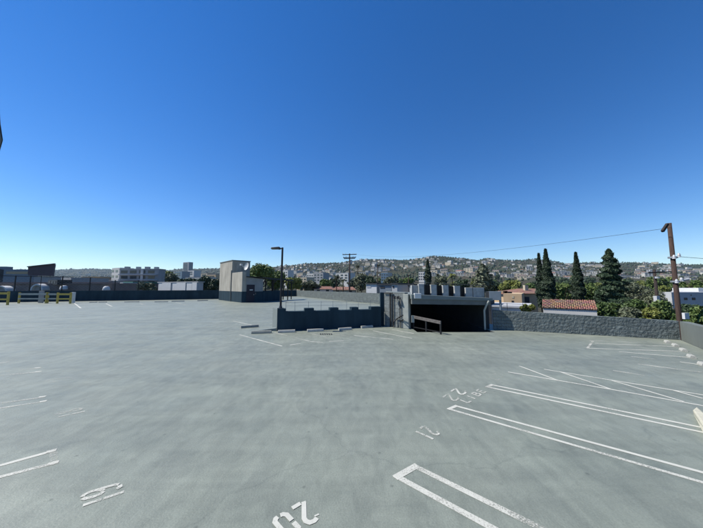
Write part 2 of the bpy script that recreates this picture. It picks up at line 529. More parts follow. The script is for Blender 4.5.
def terrain():
    ang = [R(a) for a in np.linspace(-64, 64, 420)] + [R(a) for a in np.linspace(64, 296, 60)[1:-1]]
    rad = list(np.geomspace(20, 320, 14)) + list(np.linspace(345, 2300, 70)) + list(np.linspace(2380, 9000, 50))
    V = [(0, 0, GZ)]
    for r in rad:
        for a in ang:
            x, y = r * math.sin(a), r * math.cos(a)
            V.append((x, y, hz(x, y)))
    n = len(ang)
    me = bpy.data.meshes.new("terrain")
    Fc = [(0, 1 + (i + 1) % n, 1 + i) for i in range(n)]
    for j in range(len(rad) - 1):
        for i in range(n):
            i2 = (i + 1) % n
            Fc.append((1 + j * n + i, 1 + j * n + i2, 1 + (j + 1) * n + i2, 1 + (j + 1) * n + i))
    me.from_pydata(V, [], Fc)
    m = mat("dry_hill_and_city_ground", (0.115, 0.10, 0.075), 0.95, 0.3, 0.012, tint=(0.055, 0.065, 0.04), spec=0.05)
    me.materials.append(m)
    me.polygons.foreach_set("use_smooth", [True] * len(me.polygons))
    o = bpy.data.objects.new("terrain", me)
    COL.objects.link(o)
    tag(o, kind="structure")


terrain()

# ------------------------------------------------------------------ deck
GAR_L, GAR_R = G(408, 329), G(484, 328.9)          # the two front corners of the ramp canopy
RH = [(GAR_L.x + 0.25, 12.9), (GAR_R.x + 0.05, 12.9), (GAR_R.x + 0.05, 24.0), (GAR_L.x + 0.25, 24.0)]
CORN, SIDE = G(680.5, 340), G(703, 349.5)
NW0, NW1 = G(0, 302.3), Vector((-23.0, 47.0, 0))
nwd = (NW1 - NW0).normalized()
NWX = NW0 - nwd * 30
FAR0, FAR1 = G(296.5, 296.3), Vector((3.9, 32.3, 0))
OUT = [(NWX.x, NWX.y), (NW1.x, NW1.y), (-24, 57.0), (FAR0.x, FAR0.y), (FAR1.x, FAR1.y), (8.2, 25.5), (8.2, 13.5), (CORN.x, CORN.y), (SIDE.x, SIDE.y), (9.4, 4.3), (9.4, -14), (NWX.x, -14)]
OUT.reverse()   # counter-clockwise seen from above
def deck():
    outer = [Vector((x, y, 0)) for x, y in OUT]
    hole = [Vector((x, y, 0)) for x, y in RH]
    allp = outer + hole
    tri = tessellate_polygon([outer, hole])
    s = MB()
    for t in tri:
        a, b, c = [allp[i] for i in t]
        if (b - a).cross(c - a).z < 0: b, c = c, b
        s.face([a, b, c])
    n = len(OUT)
    area = sum(OUT[i][0] * OUT[(i + 1) % n][1] - OUT[(i + 1) % n][0] * OUT[i][1] for i in range(n))
    for i in range(n):
        (x0, y0), (x1, y1) = OUT[i], OUT[(i + 1) % n]
        q = [(x0, y0, GZ), (x1, y1, GZ), (x1, y1, -0.001), (x0, y0, -0.001)]
        s.face(q if area > 0 else q[::-1])
    o = s.build("parking_deck", M["deck"])
    tag(o, kind="structure")
    # ramp floor dropping under the canopy
    zr = -2.1
    r = MB().face([(RH[0][0], RH[0][1], -0.002), (RH[1][0], RH[1][1], -0.002), (RH[2][0], RH[2][1], zr), (RH[3][0], RH[3][1], zr)])
    r.build("ramp_floor", M["concd"], o)
    k = MB()
    for a, b in ((3, 0), (1, 2)):
        k.face([(RH[a][0], RH[a][1], -2.3), (RH[b][0], RH[b][1], -2.3), (RH[b][0], RH[b][1], -0.001), (RH[a][0], RH[a][1], -0.001)])
    k.face([(RH[2][0], RH[2][1], -2.3), (RH[3][0], RH[3][1], -2.3), (RH[3][0], RH[3][1], -0.001), (RH[2][0], RH[2][1], -0.001)])
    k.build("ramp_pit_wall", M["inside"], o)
    return o


DECK = deck()
Z1 = 0.003


def ext(a, b, more):
    d = (b - a)
    return b + d.normalized() * more


def line(p, q, m="p1", wd=0.10, more=0.0, name="parking_line", z=Z1):
    a, b = G(*p), G(*q)
    if more: b = ext(a, b, more)
    return MB().ribbon([a, b], wd, z).build(name, M[m], DECK)


def bars(A, B, C, D, wd, m1, m2, me, more, end=0.5):
    """pair of stall lines A->B and C->D closed by an end bar A-C, one worn marking"""
    a, b, c, d = G(*A), G(*B), G(*C), G(*D)
    if more: b, d = ext(a, b, more), ext(c, d, more)
    MB().ribbon([a, b], wd, Z1).build("parking_line", M[m1], DECK)
    MB().ribbon([c, d], wd, Z1).build("parking_line", M[m2], DECK)
    u = (c - a).normalized() * wd * 0.5
    inn = (b - a).normalized() * wd * 0.5
    MB().ribbon([a - u + inn, c + u + inn], wd * 1.15, Z1 + 0.001).build("parking_line", M[me], DECK)


# right-hand row, nearest first
bars((412.5, 465.2), (540, 528), (394.5, 475.2), (490, 527), 0.075, "p2", "p2", "p1", 3.0)
bars((454.6, 405.6), (703, 472.6), (447.5, 408.6), (703, 482.6), 0.058, "p1", "p2", "p1", 2.0)
bars((490.5, 384.6), (703, 427.8), (485.5, 386.6), (703, 432.4), 0.062, "p1", "p1", "p1", 2.0)
# hatched zone
line((508, 372), (611, 389.4), "p1", 0.055)
line((611, 389.4), (703, 405.8), "p1", 0.055, 1.5)
line((544, 369.3), (607, 379.5), "p2", 0.055)
line((607, 379.5), (703, 395.0), "p1", 0.055, 1.5)
for a, b in (((519.3, 366), (558, 380.6)), ((561, 372.2), (610, 389.0)), ((612, 380.6), (684, 401.8)), ((674, 390.6), (703, 398.6))):
    line(a, b, "p1", 0.055, 0, z=Z1 + 0.001)
# rows along the right-hand back wall
for a, b, m in (((589.6, 340.7), (667, 343.6), "p3"), ((595, 343.4), (674.5, 346.6), "p2"), ((587, 348.3), (683, 351.4), "p2"), ((619, 351.8), (690, 357.6), "p2"),
                ((631, 356.5), (655, 359.2), "p3"), ((680, 361.8), (702.5, 365.2), "p2"), ((638, 364), (703, 372.5), "p3"), ((613, 370.5), (645, 375.6), "p3"), ((593, 341), (587.5, 348.2), "p3")):
    line(a, b, m if m == "p3" else "p2", 0.07)
# left-hand row
bars((56.5, 450.0), (0, 465.6), (58.6, 462.2), (0, 477.0), 0.062, "p1", "p2", "p3", 3.0)
for a, b in (((46, 452.6), (56.5, 449.8)), ((47.5, 464.6), (58.6, 461.8))):
    line(a, b, "p1", 0.07, z=Z1 + 0.002)
for a, b, m in (((45, 397), (0, 403.2), "p3"), ((46, 401.3), (0, 408.2), "p3"), ((40, 368), (0, 372.0), "p3"), ((40, 371.7), (0, 375.6), "p3"), ((9, 361.6), (0, 363), "p2")):
    line(a, b, m, 0.05, 3.0)
for a, b in (((38.5, 397.2), (46, 396.2)), ((39.5, 402), (47, 400.6)), ((34.5, 368), (41, 367.6)), ((35, 371.9), (41.5, 371.4)), ((27, 311.6), (30, 311.5)), ((27.5, 315), (30.5, 314.9)), ((28, 326.2), (32.5, 326))):
    line(a, b, "p1", 0.06, z=Z1 + 0.001)
# middle rows in front of the ramp wall
for a, b, m in (((239.5, 334.8), (282, 346.2), "p2"), ((274, 332.4), (310, 341.4), "p3"), ((310, 341.6), (323, 342.4), "p2"), ((290, 345.0), (301, 343.4), "p1"), ((329, 341.4), (344, 341.0), "p2"),
                ((312, 334), (330, 338), "p3"), ((354, 335.4), (393, 339.4), "p2"), ((373, 330.8), (412, 338.4), "p2"), ((392, 329.6), (414, 333.6), "p2"), ((233, 321), (254, 325.6), "p2"), ((330, 333), (352, 337), "p3")):
    line(a, b, m, 0.07)
for a, b, m in (((74, 302.9), (80.8, 308.2), "p1"), ((106, 303.6), (112, 306.5), "p2"), ((140, 303.5), (146, 305.5), "p3"), ((176, 302.5), (186, 305.2), "p3"), ((14, 307.8), (30, 308.2), "p3")):
    line(a, b, m, 0.14)

DIG = {   # stencil strokes on a 0.6 x 1 cell
    "0": [[(0.08, 0.56), (0.08, 0.85), (0.17, 0.95), (0.26, 0.97)], [(0.36, 0.97), (0.45, 0.95), (0.54, 0.85), (0.54, 0.15), (0.45, 0.05), (0.36, 0.03)], [(0.26, 0.03), (0.17, 0.05), (0.08, 0.15), (0.08, 0.46)]],
    "1": [[(0.3, 0.0), (0.3, 0.52)], [(0.3, 0.56), (0.3, 1.0)]],
    "2": [[(0.08, 0.80), (0.10, 0.86)], [(0.16, 0.93), (0.30, 0.97), (0.46, 0.93), (0.53, 0.80), (0.50, 0.66), (0.10, 0.10), (0.07, 0.03)], [(0.2, 0.03), (0.56, 0.03)]],
    "3": [[(0.08, 0.8), (0.18, 0.95), (0.4, 0.96), (0.52, 0.8), (0.48, 0.6), (0.3, 0.53)], [(0.34, 0.48), (0.53, 0.36), (0.53, 0.18), (0.42, 0.05), (0.2, 0.04), (0.08, 0.18)]],
    "7": [[(0.06, 0.95), (0.54, 0.95)], [(0.52, 0.88), (0.25, 0.0)]],
    "8": [[(0.3, 0.53), (0.12, 0.64), (0.1, 0.84), (0.3, 0.97), (0.5, 0.84), (0.48, 0.64), (0.3, 0.53)], [(0.3, 0.48), (0.08, 0.34), (0.1, 0.1), (0.3, 0.02), (0.52, 0.1), (0.52, 0.34), (0.3, 0.48)]],
    "9": [[(0.53, 0.62), (0.45, 0.5), (0.30, 0.44)], [(0.24, 0.45), (0.10, 0.55), (0.07, 0.72), (0.12, 0.9), (0.24, 0.97)], [(0.34, 0.97), (0.47, 0.91), (0.54, 0.76), (0.53, 0.45), (0.48, 0.14), (0.40, 0.04)], [(0.31, 0.03), (0.15, 0.04), (0.08, 0.14)]],
    "L": [[(0.1, 1.0), (0.1, 0.03)], [(0.16, 0.03), (0.52, 0.03)]],
    "I": [[(0.3, 0.0), (0.3, 1.0)]],
    "B": [[(0.1, 0.0), (0.1, 1.0)], [(0.16, 0.97), (0.44, 0.9), (0.48, 0.7), (0.4, 0.56), (0.16, 0.52)], [(0.4, 0.5), (0.54, 0.34), (0.5, 0.1), (0.16, 0.03)]],
    "E": [[(0.1, 0.0), (0.1, 1.0)], [(0.16, 0.97), (0.52, 0.97)], [(0.16, 0.52), (0.42, 0.52)], [(0.16, 0.03), (0.52, 0.03)]],
}


def lettering(txt, O, U, Rt, m, wd, label, adv=0.78):
    """stencilled characters; O base-left, U top-left of the first cell, Rt base-right of the whole text, as picture points on the deck"""
    o, u, r = G(*O), G(*U), G(*Rt)
    u, r = u - o, r - o
    tot = adv * (len(txt) - 1) + 0.6
    s = MB()
    for k, ch in enumerate(txt):
        for j, st in enumerate(DIG[ch]):
            s.ribbon([o + r * ((x + k * adv) / tot) + u * y for x, y in st], wd, Z1 + 0.001 + 0.0008 * j)
    ob = s.build("stall_number" if txt[0].isdigit() else "painted_word", M[m], DECK)
    ob["label"] = label
    return ob


lettering("19", (125.6, 495.2), (83.8, 509.6), (119.5, 482.2), "p1", 0.040, "white stencilled 19", 0.62)
lettering("20", (304.5, 500.5), (322.0, 517.0), (271.0, 520.5), "p1", 0.046, "white stencilled 20")
lettering("21", (424.0, 425.4), (441.0, 432.6), (413.6, 433.2), "p2", 0.04, "worn stencilled 21")
lettering("2", (455.8, 388.0), (468.0, 391.4), (450.2, 391.9), "p2", 0.042, "first digit of the worn stencilled 22")
lettering("2", (448.4, 393.2), (461.0, 397.2), (442.4, 397.6), "p3", 0.036, "second, nearly gone digit of the stencilled 22")
lettering("23", (494.5, 373.6), (504.5, 376.2), (488.0, 378.0), "p4", 0.04, "faint stencilled 23")
lettering("LIBE", (467.5, 403.6), (459.5, 400.4), (487.0, 391.5), "p3", 0.034, "worn stencilled letters")
lettering("18", (86.0, 412.4), (59.0, 418.4), (81.0, 407.6), "p4", 0.04, "faint stencilled 18")
lettering("17", (75.5, 379.8), (49.0, 383.2), (72, 376.6), "p4", 0.04, "barely visible stencilled 17")
# drain grate in front of the ramp wall
dg = MB()
c0 = G(326, 334.2)
for i in range(6):
    dg.box((c0.x - 0.25 + i * 0.1, c0.y, 0.008), (0.06, 0.3, 0.008), R(10))
tag(dg.build("drain_grate", M["iron"], loc=c0), "small dark drain grate in the deck before the ramp wall", "drain")

# ------------------------------------------------------------------ walls round the deck
def xy(v): return (v.x, v.y)


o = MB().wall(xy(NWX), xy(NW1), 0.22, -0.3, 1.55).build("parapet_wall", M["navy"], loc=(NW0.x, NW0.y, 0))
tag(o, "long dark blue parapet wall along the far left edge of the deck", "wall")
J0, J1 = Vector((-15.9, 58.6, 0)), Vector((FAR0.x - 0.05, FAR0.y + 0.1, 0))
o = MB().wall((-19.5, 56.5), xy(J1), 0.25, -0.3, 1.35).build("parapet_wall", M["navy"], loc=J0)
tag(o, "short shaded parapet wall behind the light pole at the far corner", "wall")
o = MB().wall(xy(FAR0), xy(FAR1), 0.22, -0.3, 1.34).build("parapet_wall", M["slump"], loc=FAR0)
tag(o, "grey block parapet wall slanting back behind the notched ramp wall", "wall")
# notched wall in front of the up ramp
cw = empty("ramp_wall", G(276.8, 331.2), "dark notched wall with wire fence posts in the middle of the deck", "wall")
W0, W1 = G(276.8, 331.2), G(381.2, 326.6)
wl = (W1 - W0).length
wd_ = (W1 - W0).normalized()
wn = Vector((-wd_.y, wd_.x, 0))
s = MB()
cuts = [0.0]
s.wall(xy(W0), xy(W1), 0.42, 0, 0.94)


def along(px):     # distance along the wall for a picture column
    r = ray(px, 310)
    # solve W0 + wd*t with x/y = r.x/r.y
    k = r.x / r.y
    return (k * W0.y - W0.x) / (wd_.x - k * wd_.y)


for a, b in ((276.8, 286), (304.6, 314), (330, 338.5), (351.6, 358.4), (371, 381.2)):
    t0, t1 = along(a), along(b)
    t0 = max(0, t0)
    s.wall(xy(W0 + wd_ * t0), xy(W0 + wd_ * t1), 0.42, 0.94, 1.085)
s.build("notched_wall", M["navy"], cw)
wb = G(272.3, 327.8)
q4 = [W0 - wd_ * 0.004, W0 + wn * 0.42 - wd_ * 0.004, W0 + wn * 0.62 - wd_ * 0.1, Vector((wb.x, wb.y, 0))]
MB().hull8([(v.x, v.y, 0) for v in q4], [(v.x, v.y, 1.075) for v in q4]).build("wall_end", M["end"], cw)
fence = empty("wire_fence", W0 + wn * 0.3 + Vector((0, 0, 0.94)), "thin wire fence on slim posts along the notched ramp wall", "fence")
fp = [along(p) for p in (286, 295.3, 309, 322, 334, 348, 360, 372)]
for t in fp:
    p = W0 + wd_ * t + wn * 0.3
    MB().cyl((p.x, p.y, 0.94), (p.x, p.y, 1.42), 0.010).build("post", M["galv"], fence)
for k, zz in enumerate((1.38, 1.2)):
    a, b = W0 + wd_ * fp[0] + wn * 0.3, W1 + wn * 0.3
    MB().cyl((a.x, a.y, zz), (b.x, b.y, zz), 0.005 if k else 0.008, n=6).build("rail", M["galv"], fence)
# low kerb running left from the wall end
k0, k1 = G(257.5, 331.0), W0 + wn * 0.05 - wd_ * 0.03
o = MB().wall(xy(k0), xy(k1), 0.5, 0, 0.02, 0.14).build("kerb", M["end"], loc=k0)
tag(o, "low grey kerb wedge tapering left from the notched wall end", "kerb")

# dark stub standing in for a cast shadow, and block wall with pipes left of the ramp canopy
B0, B1 = Vector((W1.x + 0.22, W1.y + 0.25, 0)), Vector((GAR_L.x - 0.12, GAR_L.y + 0.12, 0))
o = MB().wall((W1.x + 0.006, W1.y + 0.3), (B0.x - 0.006, B0.y + 0.05), 0.35, 0, 1.86).build("shade_stub", M["navy"], loc=W1)
tag(o, "narrow dark stub imitating the shadow between notched wall and pale block wall", "wall")
bw = empty("block_wall", B0, "pale grey block wall with dark pipes beside the ramp canopy", "wall")
MB().wall(xy(B0), xy(B1), 0.3, 0, 1.88).build("wall_face", M["block"], bw)
bd = (B1 - B0).normalized()
bn = Vector((bd.y, -bd.x, 0))
for f, z1, r in ((0.33, 1.83, 0.035), (0.46, 1.75, 0.028), (0.80, 1.6, 0.022)):
    p = B0.lerp(B1, f) + bn * 0.06
    MB().cyl((p.x, p.y, 0.02), (p.x, p.y, z1), r, n=10).build("pipe", M["black"], bw)
p0, p1 = B0.lerp(B1, 0.02) + bn * 0.06, B0.lerp(B1, 0.46) + bn * 0.06
MB().cyl((p0.x, p0.y, 1.84), (p1.x, p1.y, 1.84), 0.03).build("pipe", M["black"], bw)
for f in (0.60, 0.76):
    p = B0.lerp(B1, f) + bn * 0.02
    q = p + bn * 0.16
    MB().cyl((p.x, p.y, 1.66), (q.x, q.y, 1.66), 0.02).cyl((q.x, q.y, 1.68), (q.x, q.y, 1.54), 0.045, 0.085).build("wall_lamp", M["black"], bw)
rk = empty("hose_rack", B0.lerp(B1, 0.72) + bn * 0.4, "bent black pipe rail leaning low against the pale block wall", "rail")
p = B0.lerp(B1, 0.52) + bn * 0.18
q = B0.lerp(B1, 1.02) + bn * 0.22
MB().tube([(p.x, p.y, 0.03), (p.x + 0.05, p.y, 0.3), (p.x + 0.2, p.y, 0.46), (q.x, q.y, 0.72)], 0.03, 8).build("upper_bar", M["black"], rk)
MB().tube([(p.x + 0.28, p.y - 0.02, 0.03), (p.x + 0.3, p.y, 0.22), (p.x + 0.42, p.y - 0.02, 0.34), (q.x, q.y - 0.03, 0.5)], 0.025, 8).build("lower_bar", M["black"], rk)

# ------------------------------------------------------------------ ramp canopy
gl, gr = GAR_L, GAR_R
gar = empty("ramp_canopy", gl, "low concrete canopy over the dark parking ramp opening", "ramp canopy")
# column
MB().box((gl.x - 0.01, gl.y + 0.16, 0.9), (0.30, 0.24, 1.8), R(-38)).build("column", M["conc"], gar, bevel=0.015)
L0, R0 = gl.x + 0.162, gr.x + 0.10
yf = gl.y - 0.32
# fascia with sloping top, roof slab behind it
s = MB()
s.hull8([(L0, yf, 1.30), (R0 + 0.1, yf, 1.25), (R0 + 0.1, yf + 0.25, 1.25), (L0, yf + 0.25, 1.30)],
        [(L0, yf, 1.56), (R0 + 0.1, yf, 1.47), (R0 + 0.1, yf + 0.25, 1.47), (L0, yf + 0.25, 1.56)])
s.build("fascia", M["concd"], gar)
s = MB()
s.hull8([(L0 - 0.02, yf - 0.05, 1.562), (R0 + 0.2, yf - 0.05, 1.472), (R0 + 0.2, yf + 9.9, 1.472), (L0 - 0.02, yf + 9.9, 1.562)],
        [(L0 - 0.02, yf - 0.05, 1.79), (R0 + 0.2, yf - 0.05, 1.60), (R0 + 0.2, yf + 9.9, 1.60), (L0 - 0.02, yf + 9.9, 1.79)])
s.build("roof_slab", M["end"], gar)
MB().box((L0 + 0.28, yf - 0.02, 1.72), (0.34, 0.2, 0.26)).build("drain_box", M["white"], gar, bevel=0.01)
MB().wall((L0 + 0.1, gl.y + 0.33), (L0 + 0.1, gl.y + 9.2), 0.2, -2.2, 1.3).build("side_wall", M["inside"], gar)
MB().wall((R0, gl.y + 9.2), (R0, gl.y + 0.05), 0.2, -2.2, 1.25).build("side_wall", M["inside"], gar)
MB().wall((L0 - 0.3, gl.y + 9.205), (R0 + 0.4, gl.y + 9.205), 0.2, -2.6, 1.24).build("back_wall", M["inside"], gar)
dp = G(482.7, 328.9)
MB().tube([(dp.x + 0.17, yf - 0.06, 1.47), (dp.x + 0.10, yf - 0.05, 1.36), (dp.x, yf + 0.1, 0.98), (dp.x, yf + 0.1, 0.0)], 0.045, 10).build("downspout", M["conc"], gar)
# parapet on the canopy roof: pale piers, dark screens, solid panel, rail
par = empty("roof_parapet", (gl.x + 1.2, yf + 0.3, 1.7), "row of pale piers and dark screens on the ramp canopy roof", "parapet")
yp = yf + 0.55


def xa(px, Y): return at(px, 290, Y).x


def rz(x): return 1.79 + (1.60 - 1.79) * (x - L0) / (R0 - L0) - 0.01


pier_px = [(419.0, 424.2), (431.2, 436.8), (443.2, 448.6), (454.8, 460.2)]
edges = [424.2, 431.2, 436.8, 443.2, 448.6, 454.8, 460.2, 466.0]
for a, b in pier_px:
    x0, x1 = xa(a, yp), xa(b, yp)
    xm = (x0 + x1) / 2
    MB().box((xm, yp + 0.15, rz(xm) + 0.29), (x1 - x0, 0.3, 0.58)).build("pier", M["pier"], par, bevel=0.012)
for a, b in zip(edges[0::2], edges[1::2]):
    x0, x1 = xa(a, yp), xa(b, yp)
    xm = (x0 + x1) / 2
    s = MB()
    s.box((xm, yp + 0.24, rz(xm) + 0.27), (x1 - x0 - 0.01, 0.04, 0.54))
    for k in range(5):
        s.box((xm, yp + 0.20, rz(xm) + 0.07 + 0.11 * k), (x1 - x0 - 0.03, 0.03, 0.035))
    s.build("dark_screen", M["dark"], par)
x0, x1 = xa(466.0, yp), xa(484.6, yp)
xm = (x0 + x1) / 2
MB().box((xm, yp + 0.17, rz(xm) + 0.27), (x1 - x0, 0.26, 0.52)).build("solid_panel", M["pier"], par, bevel=0.01)
MB().box((xa(421, yp) - 0.28, yp + 0.3, rz(xa(421, yp)) + 0.26), (0.36, 0.3, 0.5)).build("pier", M["pier"], par, bevel=0.012)
xl, xr_ = xa(413, yp), xa(485, yp)
MB().cyl((xl, yp + 0.02, rz(xl) + 0.66), (xr_, yp + 0.02, rz(xr_) + 0.66), 0.014, n=8).build("rail", M["iron"], par)
for px in (413, 425, 437, 449, 461, 473, 484.6):
    x = xa(px, yp)
    MB().cyl((x, yp + 0.02, rz(x) - 0.005), (x, yp + 0.02, rz(x) + 0.66), 0.012, n=8).build("rail_post", M["iron"], par)
# rusty guard rail at the mouth
g0, g1 = G(413.5, 328.9), G(440.8, 334.4)
gd = (g1 - g0)
gu = empty("guard_rail", g0, "rusty steel guard rail at the left of the ramp opening", "guard rail")
for f in (0.0, 0.5, 1.0):
    p = g0 + gd * f
    MB().box((p.x, p.y, 0.30), (0.06, 0.06, 0.60), math.atan2(gd.y, gd.x)).build("post", M["black"], gu)
MB().beam((g0.x, g0.y - 0.05, 0.62), (g1.x, g1.y - 0.05, 0.54), 0.05, 0.15).build("rail", M["rust"], gu, bevel=0.01)
MB().beam((g0.x, g0.y - 0.02, 0.1), (g1.x, g1.y - 0.02, 0.1), 0.03, 0.04).build("rail", M["black"], gu)
MB().box((g0.x - 0.04, g0.y - 0.08, 0.52), (0.14, 0.06, 0.36)).build("rail_end", M["conc"], gu)

# ------------------------------------------------------------------ right wall
RW0 = Vector((GAR_R.x + 0.42, 13.72, 0))
o = MB().wall(xy(RW0), (CORN.x, CORN.y), 0.25, -0.3, 0.985, 0.765).build("parapet_wall", M["slump"], loc=RW0)
tag(o, "rough dark grey block parapet wall along the right rear of the deck", "wall")
sd = (SIDE - CORN).normalized()
end = SIDE + sd * 7
o = MB().wall((CORN.x + 0.02, CORN.y - 0.02), xy(end), 0.25, -0.3, 0.765, 0.85).build("parapet_wall", M["side"], loc=CORN)
tag(o, "smooth pale blue grey side wall at the right edge of the picture", "wall")
# sign on a post and wire rail on the wall
u = (CORN - RW0).normalized()


def rw(px):
    k = ray(px, 310); k = k.x / k.y
    t = (k * RW0.y - RW0.x) / (u.x - k * u.y)
    return RW0 + u * t


sp = rw(501) + Vector((0.06, 0.13, 0))
sg = empty("sign_board", (sp.x, sp.y, 0.94), "blank slate blue sign board on a grey post above the right wall", "sign")
MB().cyl((sp.x, sp.y, 0.93), (sp.x, sp.y, 1.96), 0.055).build("post", M["slate"], sg)
a, b = rw(490.5), rw(502)
MB().beam((a.x, a.y + 0.06, 1.72), (b.x + 0.02, b.y + 0.06, 1.72), 0.04, 0.46).build("board", M["slate"], sg, bevel=0.01)
wr = empty("wire_rail", rw(492) + Vector((0, 0.12, 0.96)), "thin black wire rail on posts along the right wall top", "rail")
for px in (491.5, 509, 525):
    p = rw(px)
    MB().cyl((p.x, p.y + 0.14, 0.9), (p.x, p.y + 0.14, 1.35), 0.012).build("post", M["black"], wr)
a, b = rw(491.5), rw(525)
MB().cyl((a.x, a.y + 0.14, 1.33), (b.x, b.y + 0.14, 1.30), 0.009).build("rail", M["black"], wr)

# ------------------------------------------------------------------ wheel stops
def stop_mb(length):
    s = MB()
    prof = [(-0.09, 0.0), (0.09, 0.0), (0.085, 0.05), (0.055, 0.12), (-0.055, 0.12), (-0.085, 0.05)]
    h = length / 2
    s.hull8([(-h, y, z) for y, z in prof], [(h, y, z) for y, z in prof])
    return s


STOP = {}


def wheel_stop(a, b, label, m="stop", lift=1.0, zoff=0):
    p, q = G(*a), G(*b)
    d = q - p
    L = round(d.length, 1)
    key = (L, m)
    if key not in STOP:
        o = stop_mb(L).build("wheel_stop", M[m], bevel=0.008)
        STOP[key] = o
    else:
        o = STOP[key].copy()
        COL.objects.link(o)
    o.location = (p + q) / 2
    o.rotation_euler.z = math.atan2(d.y, d.x)
    o.scale = (1, 1, lift)
    tag(o, label, "wheel stop", "concrete wheel stops on the deck")


wheel_stop((240.5, 328.2), (258.6, 326.8), "dark sided wheel stop lying farthest left of the notched wall", "stopd")
wheel_stop((252, 333.6), (271, 333.0), "darker wheel stop just left of the notched wall's pale end", "stopd")
wheel_stop((277.5, 332.8), (295.5, 332.1), "pale wheel stop at the left end of the notched wall's foot")
wheel_stop((307.5, 331.8), (323, 331.0), "pale wheel stop second from the left at the notched wall's foot")
wheel_stop((338.5, 330.6), (351.5, 329.6), "pale wheel stop third from the left at the notched wall's foot")
wheel_stop((361.5, 328.3), (372, 327.4), "pale wheel stop nearest the block wall at the notched wall's foot")
for a, b, l in (((89.5, 302.6), (97, 302.5), "wheel stop beside the yellow frame along the far left wall"),
                ((99, 302.5), (106.5, 302.4), "wheel stop second from the yellow frame along the far left wall"),
                ((124.5, 302.3), (139, 302.1), "long wheel stop at the middle of the far left wall"),
                ((154.5, 302.2), (168, 302.0), "wheel stop under the white ribbed building along the left wall"),
                ((171.5, 301.7), (184.5, 301.4), "wheel stop second from the stair tower along the left wall"),
                ((197, 301.0), (208, 300.6), "wheel stop nearest the stair tower along the left wall")):
    wheel_stop(a, b, l)
for x, y, l in ((667.5, 342.8, "farthest of the wheel stops seen end-on near the right corner"),
                (675.5, 346.2, "second farthest of the wheel stops seen end-on near the right corner"),
                (683.5, 351.0, "middle one of the wheel stops seen end-on near the right corner"),
                (691.5, 357.6, "second nearest of the wheel stops seen end-on by the right wall"),
                (703.0, 365.6, "nearest of the wheel stops seen end-on, cut by the right frame")):
    p = G(x, y)
    dd = sd * 0.75
    q0, q1 = p - dd, p + dd
    d = q1 - q0
    key = ("r", "stop")
    if key not in STOP:
        o = stop_mb(1.0).build("wheel_stop", M["stop"], bevel=0.008); STOP[key] = o
    else:
        o = STOP[key].copy(); COL.objects.link(o)
    o.location = p; o.rotation_euler.z = math.atan2(d.y, d.x); o.scale = (0.30, 0.8, 0.7)
    tag(o, l, "wheel stop", "concrete wheel stops on the deck")
# cream stop cut by the right frame
c = [G(696.5, 406.3, 0.11), G(692.6, 409.5, 0.11), G(712, 437, 0.11), G(722, 428, 0.11)]
s = MB()
cc = sum(c, Vector()) / 4
s.hull8([((p.x - cc.x) * 1.14 + cc.x, (p.y - cc.y) * 1.04 + cc.y, 0) for p in c], c)
tag(s.build("wheel_stop", M["cream"], loc=(cc.x, cc.y, 0), bevel=0.02), "cream coloured wheel stop at the right frame beside the hatched lines", "wheel stop")

# ------------------------------------------------------------------ light pole on the wall end
pb = W0 + wd_ * along(280.6) + wn * 0.22
lp = empty("light_pole", (pb.x, pb.y, 1.085), "dark parking light pole with one flat lamp on the notched wall", "light pole")
top = at(281.9, 247.5, pb.y)
zt = top.z
MB().box((pb.x, pb.y, 1.10), (0.26, 0.26, 0.03)).cyl((pb.x, pb.y, 1.11), (pb.x, pb.y, 1.22), 0.09, 0.07).build("base_plate", M["iron"], lp)
MB().cyl((pb.x, pb.y, 1.1), (pb.x + 0.03, pb.y, zt), 0.055, 0.048).build("pole", M["black"], lp, smooth=False)
MB().beam((pb.x + 0.03, pb.y, zt - 0.06), (pb.x - 0.18, pb.y, zt - 0.04), 0.05, 0.06).build("arm", M["black"], lp)
s = MB().hull8([(pb.x - 0.56, pb.y - 0.14, zt - 0.07), (pb.x - 0.1, pb.y - 0.14, zt - 0.1), (pb.x - 0.1, pb.y + 0.14, zt - 0.1), (pb.x - 0.56, pb.y + 0.14, zt - 0.07)],
               [(pb.x - 0.52, pb.y - 0.11, zt + 0.0), (pb.x - 0.12, pb.y - 0.12, zt + 0.03), (pb.x - 0.12, pb.y + 0.12, zt + 0.03), (pb.x - 0.52, pb.y + 0.11, zt + 0.0)])
s.build("lamp_head", M["iron"], lp, bevel=0.015)
MB().box((pb.x - 0.42, pb.y, zt - 0.088), (0.22, 0.2, 0.02)).build("lens", M["conc"], lp)
# lamp head poking in at the left frame edge
YL = 1.1
q = at(-12, 126, YL + 0.05)
lh = empty("light_pole", (q.x - 0.2, q.y, 0), "tip of a dark lamp head poking in at the left frame edge", "light pole")
MB().cyl((q.x - 0.2, q.y, 0), (q.x - 0.2, q.y, q.z + 0.05), 0.03).build("pole", M["black"], lh)
pts = [at(-50, 92, YL), at(-0.6, 100, YL), at(0.9, 124, YL), at(3.3, 140, YL), at(-0.4, 153, YL), at(-50, 166, YL)]
MB().hull8([(p.x, p.y, p.z) for p in pts], [(p.x - 0.2, p.y + 0.1, p.z) for p in pts]).build("lamp_head", M["iron"], lh, bevel=0.004)
MB().hull8([(pts[2].x - .006, YL - .004, pts[2].z), (pts[3].x - .004, YL - .004, pts[3].z), (pts[4].x - .004, YL - .004, pts[4].z + .002), (pts[4].x - .02, YL - .004, pts[4].z + .03)],
           [(pts[2].x - .006, YL - .001, pts[2].z), (pts[3].x - .004, YL - .001, pts[3].z), (pts[4].x - .004, YL - .001, pts[4].z + .002), (pts[4].x - .02, YL - .001, pts[4].z + .03)]).build("lens", M["concd"], lh)

# ------------------------------------------------------------------ stair tower and shed
K = Vector((-15.0, 36.0, 0))
fa, fb = Vector((-0.68, 0.733, 0)), Vector((0.733, 0.68, 0))


